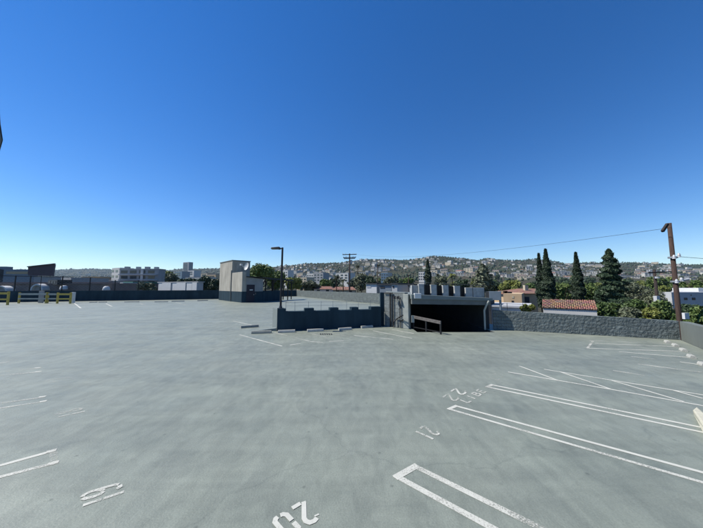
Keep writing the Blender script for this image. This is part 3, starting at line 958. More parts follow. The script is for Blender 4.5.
def t_px(p, d, px):
    k = ray(px, 290); k = k.x / k.y
    return (k * p.y - p.x) / (d.x - k * d.y)


TF = t_px(K, fa, 231.2)          # length of the low stair front
TW = t_px(K + fa * TF, fa, 219.0)
TD = t_px(K + fa * TF, fb, 249.3)
SH = t_px(K, fb, 263.0) - 0.56
st = empty("stair_tower", K, "tan block stair tower with grey painted base and attached shed", "stair tower")


def slab4(p, a, la, b, lb, z0, z1, z1b=None):
    z1b = z1 if z1b is None else z1b
    q = [p, p + b * lb, p + b * lb + a * la, p + a * la]
    return MB().hull8([(v.x, v.y, z0) for v in q], [(v.x, v.y, zz) for v, zz in zip(q, (z1, z1b, z1b, z1))])


BAND = 1.5
T0 = K + fa * (TF + 0.01) + fb * 0.012
slab4(T0, fa, TW, fb, TD, BAND, 6.05).build("tower", M["tan"], st)
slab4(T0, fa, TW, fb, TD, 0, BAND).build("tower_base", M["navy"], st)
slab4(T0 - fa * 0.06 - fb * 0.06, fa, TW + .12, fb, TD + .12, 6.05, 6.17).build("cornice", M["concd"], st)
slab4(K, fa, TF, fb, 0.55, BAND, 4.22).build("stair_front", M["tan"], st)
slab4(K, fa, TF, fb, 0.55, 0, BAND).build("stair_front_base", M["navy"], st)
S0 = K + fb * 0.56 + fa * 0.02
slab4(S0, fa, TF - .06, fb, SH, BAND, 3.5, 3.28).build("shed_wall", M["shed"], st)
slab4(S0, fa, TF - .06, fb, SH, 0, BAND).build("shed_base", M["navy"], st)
s = slab4(K + fb * 0.555 - fa * 0.3, fa, TF + .2, fb, SH + 1.0, 3.51, 3.62, 3.36)
s.build("shed_roof", M["darkroof"], st)
# door in the right face (plane through S0 along fb)
nrm = -fa


def onface(d0, d1, z0, z1, th=0.04, off=0.0):
    p = S0 + fb * d0 + nrm * off
    q_ = S0 + fb * d1 + nrm * off
    return MB().hull8([(p.x, p.y, z0), (p.x + nrm.x * th, p.y + nrm.y * th, z0), (q_.x + nrm.x * th, q_.y + nrm.y * th, z0), (q_.x, q_.y, z0)],
                      [(p.x, p.y, z1), (p.x + nrm.x * th, p.y + nrm.y * th, z1), (q_.x + nrm.x * th, q_.y + nrm.y * th, z1), (q_.x, q_.y, z1)])


sm = K + fa * (TF + 0.02) - fb * 0.05
MB().cyl((sm.x, sm.y, 0.05), (sm.x, sm.y, 4.6), 0.07).build("downpipe", M["concd"], st)
d = onface(0.1, 1.22, 0.02, 2.45).build("door", M["door"], st)
onface(1.06, 1.14, 1.0, 1.12, 0.07, 0.041).build("handle", M["galv"], d)
onface(0.5, 0.95, 1.65, 1.78, 0.01, 0.042).build("plate", M["white"], d)
MB().box((S0.x + fb.x * 1.35 + nrm.x * 0.06, S0.y + fb.y * 1.35 + nrm.y * 0.06, 1.2), (0.1, 0.12, 0.3), 0.9).build("call_box", M["rust"], st)
# satellite dish on the tower's right face
dc = at(246.3, 266.3, 38.6)
sdh = empty("satellite_dish", dc + Vector((-0.2, 0.35, -0.2)), "white satellite dish fixed to the shaded side of the stair tower", "satellite dish")
dn = Vector((-0.55, -0.8, 0.25)).normalized()
a_ = dn.cross(Vector((0, 0, 1))).normalized()
b_ = a_.cross(dn).normalized()
s = MB()
rings = []
for k in range(5):
    r_ = 0.50 * k / 4
    rings.append([dc + a_ * r_ * math.cos(t) + b_ * r_ * 1.15 * math.sin(t) - dn * (0.18 * (1 - (k / 4) ** 2)) for t in np.linspace(0, 2 * math.pi, 17)[:-1]])
for k in range(4):
    for i in range(16):
        j = (i + 1) % 16
        s.face([rings[k][i], rings[k + 1][i], rings[k + 1][j], rings[k][j]])
s.build("reflector", M["white"], sdh, smooth=True)
MB().tube([dc - dn * 0.18, dc - dn * 0.45 + Vector((0, 0, -0.3)), dc - dn * 0.75 + Vector((0, 0, -0.3))], 0.035).build("mount", M["galv"], sdh)
MB().cyl(dc - b_ * 0.5, dc + dn * 0.5 - b_ * 0.2, 0.02).box(tuple(dc + dn * 0.52 - b_ * 0.17), (0.1, 0.1, 0.12)).build("feed_arm", M["white"], sdh)
p = at(241.2, 264.6, 38.3)
MB().box(tuple(p), (0.28, 0.22, 0.24), 0.9).build("wall_light", M["white"], st)
# low wall right of the shed and its carport
C0 = S0 + fb * (SH + 0.02) + Vector((0.02, 0, 0))
C1 = at(281.5, 300, 41.2); C1.z = 0
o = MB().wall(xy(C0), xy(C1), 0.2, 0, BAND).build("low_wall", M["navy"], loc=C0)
tag(o, "dark low wall joining the stair tower shed under the carport", "wall")
cp = empty("carport", C0, "dark flat carport roof on braced posts beside the stair tower", "carport")
e0, e1 = at(262, 278.0, 39.3), at(288, 280.0, 43)
s = MB().hull8([(e0.x, e0.y, e0.z - 0.12), (e1.x, e1.y, e1.z - 0.12), (e1.x + 0.2, e1.y + 3.2, e1.z - 0.12), (e0.x + 0.2, e0.y + 3.2, e0.z - 0.12)],
               [(e0.x, e0.y, e0.z + 0.12), (e1.x, e1.y, e1.z + 0.12), (e1.x + 0.2, e1.y + 3.2, e1.z + 0.1), (e0.x + 0.2, e0.y + 3.2, e0.z + 0.1)])
s.build("roof", M["darkroof"], cp)
for f, dy in ((0.10, 0.3), (0.34, 0.3), (0.97, 0.3), (0.2, 2.8), (0.62, 2.8), (0.97, 2.8)):
    p = e0.lerp(e1, f) + Vector((0.05, dy, 0))
    MB().box((p.x, p.y, (p.z - 0.12) / 2), (0.15, 0.15, p.z - 0.12)).build("post", M["black"], cp)
    MB().beam((p.x, p.y, p.z - 0.75), (p.x + 0.6, p.y + 0.05, p.z - 0.14), 0.08, 0.1).build("brace", M["black"], cp)

# ------------------------------------------------------------------ yellow barriers at the far left
def barrier(pxa, pxb, Y, ztop, label, mrail, posts, mid=True):
    a, b = at(pxa, 300, Y), at(pxb, 300, Y)
    e = empty("barrier", (a.x, a.y, 0), label, "barrier", "steel barriers by the far left wall")
    for f in posts:
        x = a.x + (b.x - a.x) * f
        MB().box((x, Y, ztop / 2), (0.16, 0.16, ztop)).build("post", M["yellow"], e)
    x0, x1 = a.x, b.x
    MB().box(((x0 + x1) / 2, Y - 0.1, ztop - 0.22), (x1 - x0, 0.06, 0.24)).build("rail", mrail, e)
    if mid:
        MB().box(((x0 + x1) / 2, Y - 0.1, ztop * 0.42), (x1 - x0, 0.06, 0.18)).build("rail", mrail, e)
    return e


barrier(-22, 8.4, 31.5, 1.6, "nearest yellow barrier, cut by the left frame edge", M["yellow"], (0.5, 0.985))
barrier(19, 46.6, 34.6, 1.42, "long pale railed barrier ending in a yellow post", M["conc"], (0.0, 0.985))
barrier(47.5, 56.6, 34.8, 1.40, "short pale railed barrier between two yellow posts", M["conc"], (0.0,))
barrier(57.2, 70.6, 34.2, 1.42, "square yellow frame barrier beside the white pillar", M["yellow"], (0.02, 0.985))
p = at(73, 300, 35.3)
tag(MB().box((p.x, p.y, 0.72), (0.3, 0.3, 1.44)).build("pillar", M["white"], loc=(p.x, p.y, 0), bevel=0.02), "slim white pillar against the dark wall beside the yellow frame", "pillar")
p = at(41, 300, 35.5)
tag(MB().box((p.x, p.y, 0.8), (0.55, 0.2, 1.6)).build("utility_box", M["greyst"], loc=(p.x, p.y, 0), bevel=0.02), "grey utility box standing behind the long pale barrier", "utility box")
# chain-link fence on the left wall
cf = empty("chain_link_fence", NW0 + Vector((0, 0, 1.55)), "black post fence on top of the far left parapet wall", "fence")


def nwp(px):
    k = ray(px, 300); k = k.x / k.y
    t = (k * NW0.y - NW0.x) / (nwd.x - k * nwd.y)
    return NW0 + nwd * t + Vector((-nwd.y, nwd.x, 0)) * 0.1


for i, px in enumerate((-30, -8, 12.6, 27.8, 38.6, 60.2, 88.2, 113.6, 137)):
    p = nwp(px)
    h = 3.75 if px < 70 else (3.6 if px < 100 else 3.2)
    th = 0.05 if i == 4 else 0.10
    MB().box((p.x, p.y, (1.55 + h) / 2), (th, th, h - 1.55)).build("post", M["black"], cf)
a, b = nwp(-32), nwp(71)
MB().beam((a.x, a.y, 3.72), (b.x, b.y, 3.62), 0.06, 0.09).build("top_rail", M["black"], cf)
b2 = nwp(137)
MB().beam((b.x, b.y, 3.62), (b2.x, b2.y, 3.2), 0.02, 0.03).build("top_rail", M["black"], cf)
s = MB()
Lf = (b2 - a).length
uu = (b2 - a).normalized()
nlinks = int(Lf / 0.42)
for i in range(nlinks):
    p = a + uu * (i * 0.42)
    for sgn in (1, -1):
        q0 = p + uu * (0 if sgn > 0 else 1.9)
        q1 = p + uu * (1.9 if sgn > 0 else 0)
        s.beam((q0.x, q0.y, 1.56), (q1.x, q1.y, 3.3), 0.006, 0.006)
s.build("mesh", M["galv"], cf)

# ------------------------------------------------------------------ buildings beyond the deck
FACE = {}


def block(name, px0, px1, ytop, Y, depth, m, label, cat="building", group=None, rz=None, zb=None, roofm=None, wall="wall"):
    """box building: its front face spans px0..px1, turned by rz; roof at the height seen at ytop over px0"""
    if rz is None: rz = -0.45 if px0 < 230 else -0.62
    a = at(px0, ytop, Y)
    d = Vector((math.cos(rz), math.sin(rz), 0))
    n = Vector((-d.y, d.x, 0))
    k = ray(px1, 290); k = k.x / k.y
    L = (k * a.y - a.x) / (d.x - k * d.y)
    b = a + d * L
    z0 = GZ if zb is None else zb
    e = empty(name, ((a.x + b.x) / 2, (a.y + b.y) / 2, z0), label, cat, group)
    q = [a, b, b + n * depth, a + n * depth]
    MB().hull8([(v.x, v.y, z0) for v in q], [(v.x, v.y, a.z) for v in q]).build(wall, m, e)
    if roofm is not None:
        c = [a - d * .2 - n * .2, b + d * .2 - n * .2, b + d * .2 + n * (depth + .2), a - d * .2 + n * (depth + .2)]
        MB().hull8([(v.x, v.y, a.z + 0.005) for v in c], [(v.x, v.y, a.z + 0.2) for v in c]).build("roof", roofm, e)
    FACE[e.name] = (a.copy(), d, n, a.z)
    return e, a, b


def onf(e, px, py):
    """point of the building's front face seen at a picture point"""
    a, d, n, _ = FACE[e.name]
    r = ray(px, py)
    o_ = Vector((0, 0, EYE))
    return o_ + r * ((a - o_).dot(n) / r.dot(n))


def win(e, px0, px1, py0, py1, Y=0, m="glass", name="window", off=0.05):
    a, d, n, zt = FACE[e.name]
    p, q = onf(e, px0, (py0 + py1) / 2), onf(e, px1, (py0 + py1) / 2)
    dist = (p.y + q.y) / 2
    z1 = min(onf(e, (px0 + px1) / 2, py0).z, zt - 0.05); z0 = onf(e, (px0 + px1) / 2, py1).z
    c = [p - n * off, q - n * off, q + n * 0.06, p + n * 0.06]
    return MB().hull8([(v.x, v.y, z0) for v in c], [(v.x, v.y, z1) for v in c]).build(name, M[m], e)


# dark long building and maroon sloped block at the far left
e, _, _ = block("warehouse", -40, 3.5, 266.5, 120.1, 2.5, M["slate"], rz=0, label="dark domed warehouse at the left frame edge behind the fence")
s = MB()
p0, p1, p2 = at(-40, 262, 119.8), at(3, 266.4, 119.8), at(14, 271.5, 119.8)
s.hull8([(p0.x, 119.8, 0), (p2.x, 119.8, 0), (p2.x - 3, 123, 0), (p0.x, 123, 0)], [(p0.x, 119.8, p0.z), (p2.x, 119.8, p2.z), (p2.x - 3, 123, p2.z), (p0.x, 123, p0.z)])
s.build("roof", M["darkroof"], e)
e, _, _ = block("low_building", 4, 30, 269.5, 105, 2, M["slate"], "low dark grey building between the warehouse and the maroon block", rz=0)
win(e, 6, 28, 271.5, 274, 105)
Ym = 95
q = [at(28, 267.2, Ym), at(54.4, 264.2, Ym), at(52.4, 276.0, Ym), at(28, 275.4, Ym)]
e = empty("sloped_building", (q[0].x, Ym, GZ), "maroon building with a slanted roof rising to the right", "building")
MB().hull8([(v.x, Ym, v.z) for v in q[::-1]], [(v.x - 1.2, Ym + 1.6, v.z) for v in q[::-1]]).build("upper_wall", M["maroon"], e)
MB().box(((q[0].x + q[1].x) / 2, Ym + 2.5, (GZ + q[3].z) / 2 - 0.2), (q[1].x - q[0].x - 4, 4, q[3].z - GZ - 0.4)).build("lower_wall", M["greyst"], e)
MB().beam(q[0] + Vector((0, -0.1, 0.15)), q[1] + Vector((0.3, -0.1, 0.15)), 0.5, 0.3).build("roof_edge", M["rust"], e)
# brown roofed building right behind the parapet
e, _, _ = block("brown_roof_building", -60, 112, 284.2, 62, 26, M["brownroof"], "long low building with a brown roof behind the left fence", rz=0, roofm=M["brownroof"])
MB().box((at(40, 284, 75).x, 72, at(40, 284, 72).z + 0.2), (50, 1.0, 0.6)).build("roof_ridge", M["brownroof"], e)


def arch(px0, px1, ptop, pbot, Y, label):
    a, b = at(px0, pbot, Y), at(px1, pbot, Y)
    z1 = at(px0, ptop, Y).z
    e = empty("roof_hatch", ((a.x + b.x) / 2, Y, a.z), label, "roof hatch")
    r = (b.x - a.x) / 2
    cx = (a.x + b.x) / 2
    h = z1 - a.z
    arc = [(cx - r * math.cos(t), a.z + h * math.sin(t)) for t in np.linspace(0, math.pi, 15)]
    inn = [(cx - (r * 0.8) * math.cos(t), a.z + h * 0.78 * math.sin(t)) for t in np.linspace(0, math.pi, 15)]
    s = MB()
    for i in range(14):
        b4 = [arc[i], arc[i + 1], inn[i + 1], inn[i]]
        s.hull8([(x, Y, z) for x, z in b4], [(x, Y + 3, z) for x, z in b4])
    s.build("rim", M["white"], e)
    f = MB()
    f.hull8([(x, Y + 0.5, z) for x, z in inn], [(x, Y + 2.6, z) for x, z in inn])
    f.build("glazing", M["greyst"], e)


arch(30, 42.5, 283.8, 290.4, 60.5, "white arched roof hatch behind the long pale barrier")
arch(-8, 6.5, 285.8, 291, 60.3, "white arched roof hatch cut by the left frame edge")
for px, y, l in ((64, 285.4, "small white roof dome above the yellow frame"), (106.6, 286.2, "small white roof dome left of the green shed")):
    p = at(px, y, 61)
    s = MB()
    for k in range(4):
        t0, t1 = k * math.pi / 8, (k + 1) * math.pi / 8
        s.cyl((p.x, 61, p.z - 0.9 + 0.9 * math.sin(t0)), (p.x, 61, p.z - 0.9 + 0.9 * math.sin(t1) + 0.001), 0.9 * math.cos(t0) * 0.5 + 0.25, 0.9 * math.cos(t1) * 0.5 + 0.25, 14)
    tag(s.build("roof_dome", M["white"], loc=(p.x, 61, p.z - 0.9)), l, "roof dome")
e, _, _ = block("rooftop_unit", 48.2, 56.4, 280.0, 63, 2.5, M["black"], "black rooftop unit on the brown roof behind the fence", "rooftop unit", zb=at(50, 284.8, 63).z)
for k in range(3):
    win(e, 48.8 + 2.6 * k, 50.6 + 2.6 * k, 281.0, 283.6, 63, "iron", "louvre")
e, _, _ = block("flat_house", 59.5, 70, 278, 110, 12, M["greyst"], "pale grey flat house right of the black rooftop unit")
win(e, 61, 64, 280, 283, 110)
# red-brown and cream low roofs in the distance, left of the white offices
rb = [(70, 80, 278.5, 150, "stucco2", "cream low house farthest left of the distant roofs"), (76, 84, 280.8, 120, "white", "white low house before the cream one beyond the left fence"), (82, 92, 277.2, 170, "ochre", "ochre low house in the distance behind the fence post"),
      (91, 99, 279.6, 140, "greyst", "grey low house right of the fence post in the distance"), (97, 108, 278.2, 190, "stucco2", "cream low house left of the white office building"), (100, 112, 281.5, 125, "stucco", "white low house directly left of the white offices")]
for a, b, yt, Y, m, l in rb:
    e, _, _ = block("low_house", a, b, yt, Y, 14, M[m], l, "house", "low houses beyond the left fence", roofm=M["brownroof" if m != "white" else "lightroof"])
    win(e, a + 1.5, a + 3.5, yt + 1.2, yt + 3.0, Y)
    win(e, b - 4, b - 1.5, yt + 1.2, yt + 3.0, Y)
# white office building
Yo = 135
e, a, b = block("office_building", 119.5, 158, 269.0, Yo, 5, M["greyst"], "grey and white office building with dark window bands", rz=0.05, roofm=M["lightroof"])
for y0 in (270.4, 275.8, 281.2):
    for x in (121, 130, 139, 148):
        win(e, x, x + 6.6, y0, y0 + 2.9)
for y0 in (274.2, 279.6):
    win(e, 119.8, 157.6, y0, y0 + 0.9, 0, "lightroof", "balcony", 1.2)
for k_, (u_, v_) in enumerate(((3, 1.2), (8, 2.0), (13, 1.4), (17, 2.2))):
    a0, d0, n0, zt0 = FACE[e.name]
    c0_ = a0 + d0 * u_ + n0 * v_
    MB().box((c0_.x, c0_.y, zt0 + 0.75), (2.0 - 0.3 * (k_ % 2), 1.4, 1.1), 0.05).build("roof_unit", M["galv" if k_ % 2 else "greyst"], e)
win(e, 141, 143.4, 269.2, 288, 0, "stucco", "pier", 0.6)
wgd = Vector((0.878, -0.479, 0))
wa = onf(e, 119.3, 280) + Vector((0.0, -0.1, 0))
kx = ray(110.4, 290); kx = kx.x / kx.y
tt = (kx * wa.y - wa.x) / (-wgd.x + kx * wgd.y)
wb_ = wa - wgd * tt
ztw = at(115, 267.6, wa.y).z
FACE["tmp"] = None
qq = [wb_, wa, wa + Vector((0.479, 0.878, 0)) * 6, wb_ + Vector((0.479, 0.878, 0)) * 6]
MB().hull8([(v.x, v.y, GZ) for v in qq], [(v.x, v.y, ztw) for v in qq]).build("white_wing", M["stucco"], e)
FACE[e.name] = (wb_, wgd, Vector((0.479, 0.878, 0)), ztw)
for y0 in (270.0, 275.4, 280.8):
    for x in (111.6, 115.6):
        win(e, x, x + 2.4, y0, y0 + 2.2)
e, _, _ = block("green_shed", 123.2, 132.2, 281.8, 95, 8, M["green"], "green sheet metal shed before the office building")
win(e, 127.4, 127.8, 282.5, 288, 95, "iron", "seam")
win(e, 124.5, 126.5, 283.4, 287, 95, "darkroof", "shutter")
e, _, _ = block("white_annex", 114, 123.1, 283.4, 96, 8, M["stucco"], "low white annex left of the green shed", rz=-0.6, roofm=M["lightroof"])
win(e, 116, 118, 284.6, 286.6, 96)
# far tower
e, _, _ = block("tower_block", 183.2, 187.6, 262.4, 900, 14, M["greyst"], "lone grey high-rise far off on the left skyline")
for k in range(9):
    win(e, 183.5, 187.3, 263.4 + k * 1.5, 264.1 + k * 1.5, 900, "glass", "window_band", 0.4)
for x0, x1, yt, Y, m, l in ((175.5, 181, 271.6, 520, "bluepane", "pale blue glass block left of the far high-rise"), (188.2, 193, 270.4, 560, "stucco", "white mid-rise right of the far high-rise"),
                            (201, 206.5, 273.2, 330, "stucco2", "cream mid-rise left of the stair tower in the distance"), (206.8, 215, 274.6, 300, "ochre", "tan flat-roofed building beside the cream mid-rise"), (185.5, 201, 277.4, 260, "stucco", "long white roof below the far high-rise")):
    e, _, _ = block("mid_rise", x0, x1, yt, Y, 16, M[m], l, roofm=M["brownroof"] if m == "stucco" else M["lightroof"])
    for k in range(2):
        win(e, x0 + 0.8, x1 - 0.8, yt + 1.2 + 2.0 * k, yt + 2.1 + 2.0 * k, Y, "glass", "window_band", 0.3)
# white ribbed shed behind the wall
Yw = 70
e, a, b = block("ribbed_shed", 158.5, 198.0, 282.8, Yw, 1.2, M["lightroof"], "white ribbed metal shed left of the stair tower", rz=-0.5, roofm=M["lightroof"])
for k, (x0, x1) in enumerate(((159.2, 162.4), (163.0, 171.6), (172.8, 176.8), (177.4, 186.4), (187.0, 192.2), (193.0, 197.6))):
    win(e, x0, x1, 282.4, 292, 0, "white", "panel", 0.25 if k % 2 else 0.12)
# apartments in the centre distance
for x0, x1, yt, Y, m, l in ((306.8, 313.2, 273.6, 420, "stucco", "white apartment block, left half of the pale pair in the centre"), (313.6, 323, 273.0, 410, "greyst", "grey apartment block, right half of the pale pair in the centre"),
                            (297, 306.4, 277.4, 340, "stucco2", "cream apartment block left of the pale pair"), (281.8, 287.4, 270.4, 480, "stucco", "white block directly right of the light pole"),
                            (335.6, 348, 273.2, 300, "stucco", "white block behind the tall crossarm pole"), (381, 388, 272.8, 380, "bluepane", "blue glass block right of the slim pole"), (418.6, 424.4, 272.0, 420, "stucco", "white block left of the slim dark cypress")):
    e, _, _ = block("apartment_block", x0, x1, yt, Y, 14, M[m], l, roofm=M["lightroof"])
    n = 3
    for r_ in range(3):
        for k in range(n):
            wx = (x1 - x0) / n
            win(e, x0 + wx * (k + 0.22), x0 + wx * (k + 0.78), yt + 1.3 + r_ * 2.6, yt + 2.6 + r_ * 2.6, Y, "glass", "window", 0.2)
# pale tiled houses just beyond the grey wall
for x0, x1, yt, Y, m, l in ((314, 332, 287.4, 90, "stucco", "white house with pinkish roof left of the crossarm pole"), (333, 355, 288.2, 80, "stucco2", "cream house with pinkish roof at the crossarm pole's foot")):
    e, a, b = block("low_house", x0, x1, yt + 1.6, Y, 9, M[m], l, "house", rz=0)
    s = MB().hull8([(a.x - .4, Y - .5, a.z), (b.x + .4, Y - .5, a.z), (b.x + .4, Y + 9.5, a.z), (a.x - .4, Y + 9.5, a.z)], [(a.x + .6, Y + 3, a.z + 0.9), (b.x - .6, Y + 3, a.z + 0.9), (b.x - .6, Y + 6, a.z + 0.9), (a.x + .6, Y + 6, a.z + 0.9)])
    s.build("roof", M["tile"], e)
    win(e, x0 + 3, x0 + 6, yt + 2.4, yt + 4, Y); win(e, x1 - 6, x1 - 3, yt + 2.4, yt + 4, Y)
# white and grey blocks between the wall and the canopy
for x0, x1, yt, Y, m, l in ((366.2, 376.6, 284.2, 48, "white", "white wall block left of the slim pole's foot"), (379.5, 391.4, 285.0, 46, "slate", "slate grey block right of the slim pole's foot"),
                            (391.8, 397.2, 284.4, 40, "lightroof", "pale grey narrow block above the block wall"), (398.0, 409.4, 286.2, 44, "greyst", "grey block behind the ramp canopy's column"), (409.6, 413.4, 285.4, 40, "white", "thin white block above the ramp canopy's column")):
    e, _, _ = block("building", x0, x1, yt, Y, 6, M[m], l, roofm=M["darkroof"])
    win(e, x0 + 0.8, x0 + (x1 - x0) * 0.45, yt + 1.5, yt + 3.4, Y, "darkroof" if m != "white" else "lightroof")
# houses right of the canopy
e, a, b = block("dark_gate", 485.4, 490.2, 291.6, 30, 3, M["darkroof"], "dark narrow block between canopy and slate sign", "building")
Yh = 55
e, a, b = block("ochre_house", 503.2, 521.4, 293.6, Yh, 12, M["ochre"], "ochre house with flat roof left of the cypresses", "house")
win(e, 511.6, 513.8, 300.6, 303.2, Yh); win(e, 512, 514, 296.0, 298.2, Yh, "stucco2", "vent")
win(e, 506.5, 510.5, 304.2, 307, Yh, "darkroof", "awning"); win(e, 513, 518, 304.6, 307.4, Yh, "darkroof", "awning")
for x0, x1, yt, m in ((503.0, 507.6, 291.0, "tile"), (507.8, 512, 292.0, "darkroof"), (504.4, 507.2, 291.6, "white")):
    p, q = at(x0, yt, Yh + 2), at(x1, yt, Yh + 2)
    MB().box(((p.x + q.x) / 2, Yh + 3, p.z - 0.3), (q.x - p.x, 2, 0.7)).build("roof_box", M[m], e)
Yk = 62
e, a, b = block("tiled_house", 521.6, 537, 293.6, Yk, 12, M["ochre"], "ochre house with orange tiled roof beside the tall cypresses", "house", rz=0)
p0, p1, pr0, pr1 = at(519.6, 293.5, Yk - .6), at(538.6, 293.5, Yk - .6), at(523.0, 288.6, Yk + 5), at(538.6, 288.6, Yk + 5)
MB().hull8([(p0.x, Yk - .6, p0.z), (p1.x, Yk - .6, p1.z), (p1.x, Yk + 12.6, p1.z), (p0.x, Yk + 12.6, p0.z)], [(pr0.x, Yk + 5, pr0.z), (pr1.x, Yk + 5, pr1.z), (pr1.x, Yk + 7, pr1.z), (pr0.x, Yk + 7, pr0.z)]).build("roof", M["tile"], e)
p = at(525.5, 286.0, Yk + 3)
MB().box((p.x, Yk + 3, p.z - 0.8), (0.8, 0.8, 2.0)).build("chimney", M["stucco2"], e)
win(e, 522, 529.4, 296.8, 307.5, Yk, "darkroof", "garage_door")
e, a, b = block("flat_building", 490, 527, 306.6, 30, 6, M["stucco"], "low white roofed building just beyond the right wall", "building", roofm=M["lightroof"])
e, a, b = block("flat_house", 514, 523, 290.4, 75, 8, M["stucco2"], "small cream house behind the ochre flat roofed house", "house", roofm=M["tile"])
# tiled white building close behind the wall
Yt = 22
p0 = at(543.2, 308.0, Yt)
td = Vector((math.cos(-0.66), math.sin(-0.66), 0)); tn = Vector((-td.y, td.x, 0))
kx = ray(596.8, 309); kx = kx.x / kx.y
TL = (kx * p0.y - p0.x) / (td.x - kx * td.y)
e = empty("tiled_building", (p0.x, p0.y, GZ), "white building with long red clay tiled roof behind the right wall", "building")


def tb(u_, v_, z_): return (p0.x + td.x * u_ + tn.x * v_, p0.y + td.y * u_ + tn.y * v_, z_)


MB().hull8([tb(0, 0, GZ), tb(TL, 0, GZ), tb(TL, 4, GZ), tb(0, 4, GZ)], [tb(0, 0, p0.z), tb(TL, 0, p0.z), tb(TL, 4, p0.z), tb(0, 4, p0.z)]).build("wall", M["stucco"], e)
zr0 = p0.z + 0.004
zr1 = zr0 + 0.62
rf = MB().hull8([tb(-.05, -.05, zr0), tb(TL + .05, -.05, zr0), tb(TL + .05, 3.2, zr0), tb(-.05, 3.2, zr0)], [tb(-.05, 1.45, zr1), tb(TL + .05, 1.45, zr1), tb(TL + .05, 1.6, zr1), tb(-.05, 1.6, zr1)]).build("roof", M["tile"], e)
s = MB()
nb = 24
for i in range(nb + 1):
    x = TL * i / nb
    s.cyl(tb(x, -.08, zr0 + 0.02), tb(x, 1.5, zr1 + 0.03), 0.055, 0.055, 8)
s.build("barrel_tiles", M["tile"], rf)
# white building at right
Yb = 45
p0, p1 = at(671.5, 292.2, Yb), at(740, 292.6, Yb)
e = empty("white_building", (p0.x, Yb, GZ), "large white building with flat roof at the right edge", "building")
q0 = at(667.4, 292.2, Yb + 6)
s = MB().hull8([(p0.x, Yb, GZ), (p1.x, Yb, GZ), (p1.x + 14, Yb + 12, GZ), (p0.x + 14.5, Yb + 12, GZ)], [(p0.x, Yb, p0.z), (p1.x, Yb, p0.z), (p1.x + 14, Yb + 12, p0.z), (p0.x + 14.5, Yb + 12, p0.z)])
s.build("wall", M["lightroof"], e)
p2, p3 = at(667.2, 292.4, Yb - 0.1), at(671.6, 292.4, Yb - 0.1)
c4 = [(p2.x, Yb + 0.9), (p3.x, Yb - 0.05), (p3.x + 0.8, Yb + 0.9), (p2.x + 0.8, Yb + 1.85)]
MB().hull8([(x, y, GZ) for x, y in c4], [(x, y, p2.z + 0.05) for x, y in c4]).build("corner_wall", M["white"], e)
p4 = at(694, 288, Yb + 4)
MB().box((p4.x + 4.8, Yb + 6, (p4.z + 1) / 2), (8, 4, p4.z - 1)).build("upper_storey", M["white"], e)
FACE[e.name] = (p0.copy(), Vector((1, 0, 0)), Vector((0, 1, 0)), p0.z)
for x in (676, 684, 692):
    win(e, x, x + 3.2, 297.6, 300)
win(e, 690.5, 691.4, 294.6, 295.6, 0, "iron", "vent")

# ------------------------------------------------------------------ utility poles and cables
def pole(px_base, ptop, Y, r, label, m="wooddk"):
    p = at(px_base, ptop, Y)
    e = empty("utility_pole", (p.x, Y, GZ), label, "utility pole")
    MB().cyl((p.x, Y, GZ), (p.x, Y, p.z), r * 1.25, r * 0.85, 12).build("shaft", M[m], e, smooth=True)
    return e, p


def insul(e, x, y, z, r=0.07):
    MB().cyl((x, y, z), (x, y, z + 0.12), r, r * 0.7, 8).cyl((x, y, z + 0.12), (x, y, z + 0.24), r * 0.9, r * 0.4, 8).build("insulator", M["porcelain"], e)


e, pA = pole(349.6, 253.6, 70, 0.19, "tall wooden pole with double crossarms in the centre distance")
for y0, hw in ((254.8, 7.0), (257.8, 6.4), (258.8, 5.6)):
    p = at(349.6, y0, 70)
    hwm = hw * 70 / F
    MB().beam((p.x - hwm, 69.75, p.z), (p.x + hwm, 69.75, p.z + 0.1), 0.14, 0.2).build("crossarm", M["wood"], e)
    for k in (-0.95, -0.55, 0.55, 0.95):
        insul(e, p.x + hwm * k, 69.75, p.z + 0.12, 0.1)
p = at(349.6, 261.5, 70)
MB().cyl((p.x + 0.45, 69.8, p.z - 0.7), (p.x + 0.45, 69.8, p.z + 0.4), 0.28).build("transformer", M["galv"], e)
e, pB = pole(377.6, 264.4, 50, 0.10, "slim dark pole above the right end of the notched wall")
p = at(377.6, 265.2, 50)
MB().beam((p.x - 0.5, 49.9, p.z), (p.x + 0.45, 49.9, p.z), 0.1, 0.12).build("crossarm", M["wooddk"], e)
e, pC = pole(408.4, 275.0, 46, 0.09, "short dark pole standing behind the ramp canopy's left column")
p = at(408.4, 275.6, 46)
MB().beam((p.x - 0.35, 45.9, p.z), (p.x + 0.35, 45.9, p.z), 0.1, 0.12).build("crossarm", M["wooddk"], e)
# right: dark pole further back, big brown pole
e, pD = pole(654.2, 269.4, 34, 0.17, "dark wooden pole left of the big leaning brown pole")
p = at(654.2, 272.2, 34)
MB().beam((p.x - 1.0, 33.8, p.z - 0.08), (p.x + 2.6, 33.8, p.z + 0.08), 0.12, 0.14).build("crossarm", M["wooddk"], e)
for k in (-0.8, 0.7, 1.5, 2.3):
    insul(e, p.x + k, 33.8, p.z + 0.1)
p = at(654.2, 277.6, 34)
MB().cyl((p.x, 33.7, p.z - 0.12), (p.x, 33.7, p.z + 0.12), 0.26).build("band", M["porcelain"], e)
p = at(654.4, 288, 34)
MB().box((p.x - 0.3, 33.6, p.z - 1.4), (0.4, 0.4, 0.8)).build("meter_box", M["porcelain"], e)
e, pE = pole(669.2, 223.2, 16, 0.118, "big brown wooden pole with short top crossarm at the right", "wood")
p, p2_ = at(667.4, 224.0, 15.78), at(662.4, 231.4, 15.7)
MB().beam((p.x, p.y, p.z), (p2_.x, p2_.y, p2_.z), 0.12, 0.13).build("crossarm", M["wooddk"], e)
xE = pE.x
